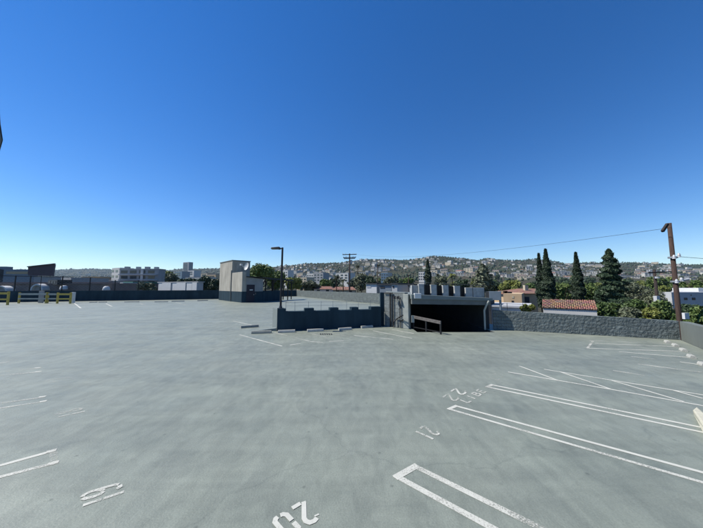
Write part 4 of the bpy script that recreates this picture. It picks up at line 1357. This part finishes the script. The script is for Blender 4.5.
for py in (257.5, 281.5):
    p = at(671, py, 16)
    MB().cyl((xE, 16, p.z - 0.05), (xE, 16, p.z + 0.05), 0.21).build("band", M["galv"], e)
    insul(e, xE - 0.16, 15.8, p.z - 0.1, 0.09)
    insul(e, xE + 0.14, 15.8, p.z + 0.0, 0.09)
p = at(676, 280.6, 15.8)
MB().cyl((xE + 0.05, 15.8, p.z), (xE + 0.55, 15.8, p.z + 0.08), 0.05, 0.07).build("bracket_lamp", M["porcelain"], e)
p = at(675.8, 316.2, 15.6)
MB().box((xE + 0.05, 15.72, p.z), (0.26, 0.14, 0.36)).build("meter_box", M["white"], e)
# tan crossarm end at the right frame edge
p = at(700.6, 231.2, 13)
e = empty("utility_pole", (p.x + 1.3, 13, GZ), "tan crossarm tip of a pole just beyond the right frame", "utility pole")
MB().cyl((p.x + 1.3, 13, GZ), (p.x + 1.3, 13, p.z + 1.0), 0.17, 0.14).build("shaft", M["wood"], e)
MB().beam((p.x, 12.8, p.z), (p.x + 2.4, 12.8, p.z), 0.16, 0.32).build("crossarm", M["conc"], e)


def cable(a, b, sag, r, label, rn=24):
    a, b = Vector(a), Vector(b)
    pts = [a.lerp(b, t) - Vector((0, 0, sag * 4 * t * (1 - t))) for t in np.linspace(0, 1, rn)]
    tag(MB().tube(pts, r, 5).build("power_cable", M["wire"], loc=a), label, "cable")


cable((at(664, 229, 16).x, 15.6, at(664, 229, 16).z), (pA.x + 1.6, 69.75, pA.z - 0.2), 1.2, 0.011, "long cable sagging across the sky from the big brown pole")
cable((xE + 0.14, 15.8, at(671, 257, 16).z), (p.x + 6, 12.2, at(703, 261.5, 13).z), 0.15, 0.012, "short cable running right from the big brown pole")
cable((at(654, 271.6, 34).x + 0.7, 33.8, at(654, 271.6, 34).z), (at(590, 271.6, 60).x, 60, at(590, 272.4, 60).z), 0.3, 0.016, "thin cable running left from the dark pole at right")
cable((at(654, 278, 34).x, 33.7, at(654, 278, 34).z), (xE - 0.1, 16, at(671, 280, 16).z), 0.3, 0.012, "slack cable joining the dark pole and big brown pole")
cable((at(654, 290, 34).x, 33.7, at(654, 288, 34).z), (at(590, 306, 30).x, 28, at(590, 306, 28).z), 0.1, 0.02, "drooping cable from the dark pole down toward the tiled roof")

# ------------------------------------------------------------------ trees
def leaf_quads(P, N, size, rng, aspect=1.4, jitter=0.9):
    n = len(P)
    d = N + rng.normal(0, jitter, (n, 3))
    d /= np.linalg.norm(d, axis=1, keepdims=True) + 1e-9
    h = rng.normal(0, 1, (n, 3))
    u_ = np.cross(d, h); u_ /= np.linalg.norm(u_, axis=1, keepdims=True) + 1e-9
    v_ = np.cross(d, u_)
    s_ = (size * rng.uniform(0.55, 1.25, n))[:, None] * 0.5
    u_, v_ = u_ * s_ * aspect, v_ * s_
    V = np.stack([P - u_ * 0.9, P - v_ * 0.8 + d * s_ * 0.15, P + u_, P + v_ * 0.8 - d * s_ * 0.1], 1).reshape(-1, 3)
    return V, np.arange(4 * n).reshape(-1, 4)


def blob_crown(seed, w, h, nbl, nleaf, leaf, flat=0.8):
    """crown centred over x=y=0, bottom at z=0"""
    rng = np.random.default_rng(seed)
    C, Rr = [], []
    for i in range(nbl):
        a, rr = rng.uniform(0, 6.283), math.sqrt(rng.uniform(0, 1)) * 0.62
        zz = rng.uniform(0.22, 0.82)
        lim = math.sin(min(1, zz * 1.05) * math.pi) ** 0.5
        C.append((math.cos(a) * rr * w / 2 * lim, math.sin(a) * rr * w / 2 * lim, zz * h))
        Rr.append(rng.uniform(0.16, 0.30) * min(w, h * 1.2))
    C, Rr = np.array(C), np.array(Rr)
    k = rng.choice(nbl, nleaf, p=Rr ** 2 / np.sum(Rr ** 2))
    d = rng.normal(0, 1, (nleaf, 3)); d /= np.linalg.norm(d, axis=1, keepdims=True)
    rad = Rr[k] * (rng.uniform(0.35, 1.0, nleaf) ** 0.45) * rng.uniform(0.85, 1.15, nleaf)
    P = C[k] + d * rad[:, None] * np.array([1, 1, flat])
    P[:, 2] = np.maximum(P[:, 2], 0.02 * h)
    return leaf_quads(P, d, leaf, rng)


def cone_crown(seed, rmax, h, nleaf, leaf, bump=0.22, power=0.75, belly=0.2, up=0.8, ragged=0.0):
    rng = np.random.default_rng(seed)
    t = rng.uniform(0, 1, nleaf) ** 1.25
    a = rng.uniform(0, 6.283, nleaf)
    prof = np.where(t < belly, 0.55 + 0.45 * t / belly, ((1 - t) / (1 - belly)) ** power)
    lob = 1 + bump * np.sin(a * 3 + t * 9 + seed) * np.sin(t * 31 + a * 2) + ragged * np.sin(t * 70 + a * 1.0)
    rad = rmax * prof * lob * (rng.uniform(0.3, 1, nleaf) ** 0.4)
    P = np.stack([np.cos(a) * rad, np.sin(a) * rad, t * h], 1)
    N = np.stack([np.cos(a), np.sin(a), np.full(nleaf, up)], 1)
    V, Q = leaf_quads(P, N, leaf, rng, 1.8, 0.5)
    return V, Q


def trunk_mb(h, r, seed, top):
    rnd = random.Random(seed)
    s = MB()
    pts = [Vector((0, 0, 0))]
    for k in range(1, 5):
        pts.append(Vector((rnd.uniform(-.15, .15) * k * r * 2, rnd.uniform(-.15, .15) * k * r * 2, h * k / 4)))
    for k in range(4):
        s.cyl(pts[k], pts[k + 1], r * (1 - 0.14 * k), r * (1 - 0.14 * (k + 1)), 8)
    for k in range(5):
        a = rnd.uniform(0, 6.28)
        b0 = pts[4] - Vector((0, 0, h * 0.12 * (k % 3)))
        b1 = b0 + Vector((math.cos(a) * top * 0.25, math.sin(a) * top * 0.25, top * rnd.uniform(0.25, 0.5)))
        s.cyl(b0, b1, r * 0.42, r * 0.15, 6)
    return s


TREE_MESH = {}


def tree(name, px, ytop, ybase, wpx, Y, m, label, cat="tree", group=None, style="round", seed=1, nleaf=3600, leaf=None, trunk=True, fresh=True):
    """crown spans ytop..ybase in the picture at depth Y, wpx wide; trunk down to the street"""
    t, b = at(px, ytop, Y), at(px, ybase, Y)
    W = wpx * Y / F
    H = t.z - b.z
    e = empty(name, (t.x, Y, GZ if hz(t.x, Y) < GZ + 0.5 else hz(t.x, Y)), label, cat, group)
    gz = e.location.z
    lf = leaf or max(0.16, 1.5 * Y / F * 0.95)
    if style == "round":
        V, Q = blob_crown(seed, W, H, 14, nleaf, lf)
    elif style == "cypress":
        V, Q = cone_crown(seed, W / 2, H, nleaf, lf, 0.24, 0.85, 0.3, 1.0, 0.10)
    elif style == "conifer":
        V, Q = cone_crown(seed, W / 2, H, nleaf, lf, 0.40, 0.55, 0.35, 0.1, 0.30)
    me = np_mesh("crown", V, Q, M[m])
    o = bpy.data.objects.new("crown", me)
    COL.objects.link(o)
    o.parent = e
    o.location = (0, 0, b.z - gz)
    o.rotation_euler.z = seed * 1.7
    ORG[o.name] = Vector(e.location)
    th = b.z - gz + H * (0.35 if style == "round" else 0.7)
    if th > 0.3:
        s = trunk_mb(th, max(0.12, W * 0.035), seed, H if style == "round" else H * 0.05)
        s.v = [(x + e.location.x, y + e.location.y, z + e.location.z) for x, y, z in s.v]
        s.build("trunk", M["bark"], e)
    return e


def palm(px, ytop, ybase, Y, rpx, m, label, seed=1, nf=26, rt=0.16):
    t = at(px, ytop, Y)
    r = rpx * Y / F
    rng = random.Random(seed)
    e = empty("palm_tree", (t.x, Y, GZ), label, "palm")
    zc = t.z - r * 0.55
    MB().cyl((t.x, Y, GZ), (t.x, Y, zc), rt * 1.2, rt * 0.8, 10).build("trunk", M["bark"], e)
    s = MB()
    for k in range(nf):
        a = rng.uniform(0, 6.28)
        el = rng.uniform(-0.5, 1.25)
        L = r * rng.uniform(0.8, 1.1)
        pts = []
        for i in range(6):
            q = i / 5
            pts.append(Vector((math.cos(a) * math.cos(el) * L * q, math.sin(a) * math.cos(el) * L * q, math.sin(el) * L * q - 0.75 * L * q * q)))
        side = Vector((-math.sin(a), math.cos(a), 0))
        for i in range(5):
            for lf in range(4):
                q = (lf + rng.random()) / 4
                c = pts[i].lerp(pts[i + 1], q)
                d = (pts[i + 1] - pts[i]).normalized()
                for sg_ in (1, -1):
                    tip = c + (side * sg_ * 0.8 + d * 0.7 + Vector((0, 0, -0.45))) * r * 0.22 * (1.15 - 0.16 * i)
                    wv = d * r * 0.022
                    base = Vector((t.x, Y, zc))
                    s.face([base + c - wv, base + c + wv, base + tip])
    s.build("fronds", M[m], e)
    return e


# named single trees
tree("cypress_tree", 545.4, 249.2, 306, 12.5, 40, "cypress", "tallest slim dark cypress, right stem of the pair by the tiled roof", style="cypress", seed=3, nleaf=14000, leaf=0.24)
tree("cypress_tree", 538.6, 253.6, 307, 8.5, 41, "cypress", "slightly shorter cypress, left stem of the pair by the ochre house", style="cypress", seed=5, nleaf=7000, leaf=0.24)
tree("cypress_tree", 575.6, 252.6, 306, 10.5, 42, "cypress", "single slim cypress rising behind the middle of the tiled roof", style="cypress", seed=8, nleaf=13000, leaf=0.24)
tree("conifer_tree", 608.6, 249.6, 316, 17.5, 38, "leafd", "broad dark conifer right of the tiled roof", style="conifer", seed=11, nleaf=13000, leaf=0.27)
tree("cypress_tree", 427.6, 260.2, 285, 6.5, 120, "cypress", "thin distant cypress above the ramp canopy", style="cypress", seed=13, nleaf=2500, leaf=0.7)
tree("conifer_tree", 482.4, 264.6, 292, 16, 85, "leafo", "ragged olive pine above the right end of the ramp canopy", style="conifer", seed=17, nleaf=2600, leaf=0.6)
palm(336.5, 273.6, 290, 78, 7.5, "palm", "dark palm left of the tall crossarm pole", 2)
palm(343.2, 277.6, 290, 74, 5.2, "palm", "smaller dark palm at the crossarm pole's left side", 3)
palm(357.6, 263.5, 290, 96, 5.5, "palm", "tall thin palm just right of the crossarm pole", 4, rt=0.14)
palm(452, 271.6, 286, 90, 6.5, "leafy", "yellow green palm above the ramp canopy", 5)
palm(437.4, 272.6, 286, 110, 4.0, "palm", "slender dark palm right of the thin distant cypress", 6)
tree("tree", 262, 264.2, 287, 40, 62, "leafg", "broad green tree behind the stair tower's shed", seed=21, nleaf=6000)
tree("tree", 276, 271.0, 290, 22, 70, "leafg", "smaller green tree right of the light pole", seed=22)
tree("tree", 205, 276.5, 292, 22, 75, "leafd", "dark green tree directly left of the stair tower", seed=23, nleaf=5000)
tree("tree", 214, 279.0, 292, 14, 68, "leafd", "dark bushy tree touching the stair tower's left side", seed=24)
tree("tree", 172, 274.0, 288, 22, 100, "leafo", "olive green tree above the white ribbed shed", seed=25)
tree("tree", 188, 277.5, 288, 18, 95, "leafd", "dark tree above the right half of the ribbed shed", seed=26)
tree("tree", 148, 282.0, 293, 20, 62, "leafo", "grey green bushy tree left of the ribbed shed", seed=27)
tree("tree", 293, 278.0, 291, 20, 85, "leafy", "yellow green tree left of the pale apartment pair", seed=28)
tree("tree", 311, 280.5, 291, 26, 92, "leafo", "olive tree before the pale apartment pair", seed=29)
tree("tree", 325, 279.5, 291, 16, 110, "leafg", "green tree right of the pale apartment pair", seed=30)
tree("tree", 362, 273.5, 291, 18, 88, "leafo", "olive tree between crossarm pole and white wall block", seed=31)
tree("tree", 372, 276.5, 291, 16, 80, "leafd", "dark tree behind the white wall block", seed=32)
tree("tree", 393, 276.0, 290, 22, 95, "leafo", "olive tree behind the pale narrow block", seed=33)
tree("tree", 408, 278.2, 290, 18, 110, "leafg", "green tree behind the canopy's left column", seed=34)
tree("tree", 441, 277.2, 289, 20, 100, "leafo", "olive tree above the middle of the ramp canopy", seed=35)
tree("tree", 462, 279.2, 289, 18, 84, "leafd", "dark tree above the right half of the ramp canopy", seed=36)
tree("tree", 511, 280.0, 294, 32, 78, "leafy", "broad yellow green tree above the ochre house", seed=37, nleaf=6000)
tree("tree", 530, 282.2, 294, 14, 88, "leafg", "green tree above the orange tiled roof", seed=38)
tree("tree", 495, 278.5, 294, 16, 95, "leafd", "dark tree behind the slate sign board", seed=39)
tree("bush", 528, 303.8, 312, 20, 24, "leafy", "bright green bush at the left end of the tiled roof", "bush", seed=40, nleaf=3000, leaf=0.16)
tree("tree", 560, 277.5, 316, 22, 50, "leafg", "green tree between the cypress pair and single cypress", seed=41, nleaf=5000)
tree("tree", 588, 280.5, 316, 22, 48, "leafg", "green tree between the single cypress and dark conifer", seed=42, nleaf=5000)
tree("tree", 598, 286.5, 322, 16, 44, "leafd", "dark shrubby tree at the left foot of the conifer", seed=43)
tree("tree", 632, 279.0, 322, 30, 46, "leafo", "olive tree right of the dark conifer", seed=44, nleaf=5500)
tree("tree", 650, 286.0, 326, 24, 36, "leafo", "grey olive tree at the dark pole", seed=45, nleaf=4500)
tree("tree", 618, 292.0, 330, 24, 30, "leafd", "dark tree just beyond the right wall below the conifer", seed=46, nleaf=4500)
tree("tree", 637, 298.5, 334, 26, 24, "leafg", "green bushy tree beyond the wall left of the dark pole", seed=47, nleaf=5000)
tree("tree", 662, 297.0, 336, 22, 22, "leafg", "green bushy tree between the dark and brown poles", seed=48, nleaf=5000)
tree("tree", 662, 285.0, 300, 14, 50, "leafy", "yellow green tree left of the white building", seed=49)
tree("tree", 690, 280.5, 294, 36, 75, "leafg", "green tree row behind the white building", seed=50, nleaf=5000)
tree("tree", 692, 302.5, 338, 26, 19, "leafd", "dark leafy tree before the white building", seed=51, nleaf=6000)
tree("tree", 708, 306.0, 330, 26, 16, "leafg", "green tree over the side wall at the right frame", seed=52, nleaf=5000)
tree("tree", 683, 309.0, 336, 16, 17.5, "leafg", "small green tree at the wall corner by the brown pole", seed=53, nleaf=4000)
tree("tree", 700, 276.5, 292, 16, 120, "leafo", "olive tree above the white building at the right frame", seed=54)

tree("bush", 607, 300.5, 322, 22, 27, "leafg", "mid green bush beyond the wall right of the tiled roof", "bush", seed=71, nleaf=4500, leaf=0.18)
tree("bush", 628, 305.5, 330, 20, 20, "leafo", "olive bush just over the wall between conifer and dark pole", "bush", seed=72, nleaf=4500, leaf=0.15)
tree("bush", 650, 305.0, 332, 18, 19.5, "leafy", "yellow green bush just over the wall at the dark pole's foot", "bush", seed=73, nleaf=4500, leaf=0.15)
tree("tree", 641, 284.5, 316, 18, 58, "leafd", "dark tree behind the olive trees left of the dark pole", seed=74, nleaf=4500)
tree("tree", 619, 282.0, 316, 16, 62, "leafg", "green tree directly right of the dark conifer's crown", seed=75, nleaf=4500)

# city trees: a few kinds copied into the middle distance
kinds = []
for k, (m, sd_) in enumerate((("leafg", 61), ("leafd", 62), ("leafo", 63), ("leafy", 64))):
    V, Q = blob_crown(sd_, 9, 7.5, 12, 1500, 0.85)
    kinds.append(np_mesh("crown", V, Q, M[m]))
kt = trunk_mb(5.5, 0.28, 5, 5).build("trunk", M["bark"])
kt_me = kt.data
bpy.data.objects.remove(kt)
KL = ["mid green city tree in the belt between deck and hills", "dark green city tree in the belt between deck and hills", "olive city tree in the belt between deck and hills", "yellow green city tree in the belt between deck and hills"]
rng = random.Random(12)
for i in range(150):
    px = rng.uniform(-30, 735)
    Y = rng.uniform(130, 620)
    if px < 160: Y = rng.uniform(160, 620)
    x = at(px, 280, Y).x
    k = rng.randrange(4)
    e = empty("city_tree", (x, Y, hz(x, Y)), KL[k], "tree", "city trees between the deck and the hills, " + ("mid green", "dark green", "olive", "yellow green")[k])
    sc_ = rng.uniform(0.75, 1.5)
    c = bpy.data.objects.new("crown", kinds[k]); COL.objects.link(c); c.parent = e
    c.location = (0, 0, 4.2 * sc_); c.scale = (sc_, sc_, sc_ * rng.uniform(0.85, 1.2)); c.rotation_euler.z = rng.uniform(0, 6.28)
    t = bpy.data.objects.new("trunk", kt_me); COL.objects.link(t); t.parent = e; t.scale = (sc_,) * 3

# ------------------------------------------------------------------ hillside: houses one by one, woods as one mass
HM = []
def hill_house(name, wl, ww, hh, mw, mr, pitch):
    o = MB().box((0, 0, hh / 2 - 2), (wl, ww, hh + 4)).build(name, M["hillwall" if mw == "stucco" else mw])
    r = MB()
    if pitch:
        r.hull8([(-wl / 2 - .5, -ww / 2 - .5, hh), (wl / 2 + .5, -ww / 2 - .5, hh), (wl / 2 + .5, ww / 2 + .5, hh), (-wl / 2 - .5, ww / 2 + .5, hh)],
                [(-wl / 2 + 2, -.2, hh + pitch), (wl / 2 - 2, -.2, hh + pitch), (wl / 2 - 2, .2, hh + pitch), (-wl / 2 + 2, .2, hh + pitch)])
    else:
        r.box((0, 0, hh + 0.25), (wl + .6, ww + .6, 0.5))
    ro = r.build("roof", M[mr])
    wos = []
    nwin = 3
    for k in range(nwin):
        for zz in ((hh * 0.3, hh * 0.72) if hh > 6 else (hh * 0.5,)):
            wos.append(MB().box((-wl / 2 + wl * (k + 0.5) / nwin, -ww / 2 - 0.02, zz), (wl * 0.18, 0.1, 1.7)).build("window", M["glass"]))
    res = (o.data, ro.data, [w_.data for w_ in wos])
    for q_ in [o, ro] + wos: bpy.data.objects.remove(q_)
    return res


specs = [("white flat-roofed hillside house", 18, 12, 7, "stucco", "lightroof", 0), ("white red-roofed hillside house", 16, 11, 6, "stucco", "tile", 2.5), ("tan hillside house with brown roof", 17, 11, 6, "stucco2", "brownroof", 2.5),
         ("grey hillside house with flat roof", 20, 12, 8, "greyst", "lightroof", 0), ("cream hillside apartment house", 24, 14, 10, "stucco2", "lightroof", 0), ("pale hillside house with dark roof", 15, 10, 5.5, "stucco", "darkroof", 2.2)]
HOUSE = [hill_house("house_body", *s_[1:]) for s_ in specs]
rng = random.Random(31)
placed = []
HPOS = []
SITES = []
tries = 0
while len(placed) < 620 and tries < 30000:
    tries += 1
    px = rng.uniform(262, 720) if rng.random() < 0.93 else rng.uniform(-10, 262)
    Y = rng.uniform(720, 1860) if px > 262 else rng.uniform(1500, 4000)
    x = at(px, 275, Y).x
    z = hz(x, Y)
    py = 286.46 - (z - EYE) * F / Y
    if py > 285.5: continue
    if noise.noise(Vector((px / 22, py / 5.0, 3.3))) < -0.16: continue
    if any(abs(px - a) < 2.4 and abs(py - b) < 0.7 for a, b in placed): continue
    placed.append((px, py)); HPOS.append((x, Y))
    SITES.append((Y, x, z, rng.choice((0, 0, 0, 1, 2, 2, 3, 4, 5, 5)), rng.choice((0.5, 0.7, 0.9, 1.1, 1.35)) * (1 if px > 262 else 1.5), rng.uniform(-1.0, -0.25)))
SITES.sort()
for Y, x, z, k, sc_, rot in SITES[:280]:
    bd_, rf_, wn_ = HOUSE[k]
    o = bpy.data.objects.new("hillside_house", bd_); COL.objects.link(o)
    o.location = (x, Y, z + 1.5); o.rotation_euler.z = rot; o.scale = (sc_, sc_, sc_)
    tag(o, specs[k][0] + " among trees on the far hill", "house", "hillside houses: " + specs[k][0])
    c = bpy.data.objects.new("roof", rf_); COL.objects.link(c); c.parent = o
    for wn1 in wn_:
        c = bpy.data.objects.new("window", wn1); COL.objects.link(c); c.parent = o
far = {"stucco": MB(), "stucco2": MB(), "lightroof": MB(), "tile": MB()}
hm_root = None
for Y, x, z, k, sc_, rot in SITES[280:]:
    n_, wl, ww, hh, mw, mr, pitch = specs[k]
    wl, ww, hh = wl * sc_, ww * sc_, hh * sc_
    far["stucco" if mw in ("stucco", "greyst") else "stucco2"].box((x, Y, z + 1.5 + hh / 2 - 1.5), (wl, ww, hh + 3), rot)
    far["tile" if mr in ("tile", "brownroof") else "lightroof"].box((x, Y, z + 1.5 + hh + 0.4), (wl + .8, ww + .8, 0.8), rot)
hm_root = far["stucco"].build("distant_houses", M["hillwall"])
tag(hm_root, "countless pale houses scattered over the upper hillside", "houses", kind="stuff")
for nm, key in (("tan_walls", "stucco2"), ("flat_roofs", "lightroof"), ("tiled_roofs", "tile")):
    far[key].build(nm, M[key], hm_root)


def woods():
    rg = np.random.default_rng(4)
    t_ = (1 + 5 ** 0.5) / 2
    ico = np.array([(-1, t_, 0), (1, t_, 0), (-1, -t_, 0), (1, -t_, 0), (0, -1, t_), (0, 1, t_), (0, -1, -t_), (0, 1, -t_), (t_, 0, -1), (t_, 0, 1), (-t_, 0, -1), (-t_, 0, 1)]) / 1.9
    fc = np.array([(0, 11, 5), (0, 5, 1), (0, 1, 7), (0, 7, 10), (0, 10, 11), (1, 5, 9), (5, 11, 4), (11, 10, 2), (10, 7, 6), (7, 1, 8), (3, 9, 4), (3, 4, 2), (3, 2, 6), (3, 6, 8), (3, 8, 9), (4, 9, 5), (2, 4, 11), (6, 2, 10), (8, 6, 7), (9, 8, 1)])
    V, Fa = [], []
    n = 0
    rnd = random.Random(9)
    HXY = np.array(HPOS)
    count = 0
    while count < 22000:
        px = rnd.uniform(-60, 760) if rnd.random() < 0.75 else rnd.uniform(-20, 260)
        main = px > 240
        Y = 480 + 1440 * math.sqrt(rnd.random()) if main else rnd.uniform(700, 4300)
        x = at(px, 275, Y).x
        z = hz(x, Y)
        if np.any((np.abs(HXY[:, 0] - x) < 11) & (HXY[:, 1] - Y < 70) & (HXY[:, 1] - Y > -12)): continue
        if noise.noise(Vector((x / 95, Y / 160, 8.1))) + 0.5 * noise.noise(Vector((x / 30, Y / 50, 1.1))) < -0.28 and main: continue
        r = rnd.uniform(1.8, 4.6) * (1.0 if main else 1.7) * (1.25 if rnd.random() < 0.15 else 1)
        tall = rnd.uniform(0.8, 1.35) if rnd.random() > 0.08 else 2.2
        jit = rg.uniform(0.65, 1.25, (12, 1))
        v = ico * jit * np.array([r, r, r * tall]) + np.array([x, Y, z + r * 0.55])
        V.append(v); Fa.append(fc + n); n += 12
        count += 1
    me = np_mesh("hillside_woods", np.concatenate(V), np.concatenate(Fa), leaf_mat("hillside_scrub", (0.009, 0.020, 0.012), (0.024, 0.041, 0.022), (0.070, 0.082, 0.042)))
    o = bpy.data.objects.new("hillside_woods", me)
    COL.objects.link(o)
    tag(o, "scrubby green woods covering the far hillside", "woods", kind="stuff")


woods()

# ------------------------------------------------------------------ haze
hm = bpy.data.materials.new("haze_air")
hm.use_nodes = True
t = hm.node_tree
t.nodes.remove(t.nodes["Principled BSDF"])
pv = t.nodes.new("ShaderNodeVolumePrincipled")
pv.inputs["Color"].default_value = (0.60, 0.80, 1.0, 1)
pv.inputs["Density"].default_value = 0.00004
pv.inputs["Anisotropy"].default_value = 0.2
t.links.new(pv.outputs[0], t.nodes["Material Output"].inputs["Volume"])
hb = MB().box((0, 0, 220), (19000, 19000, 456)).build("haze", hm)
tag(hb, kind="stuff")
SC.cycles.volume_bounces = 1
SC.cycles.max_bounces = 6
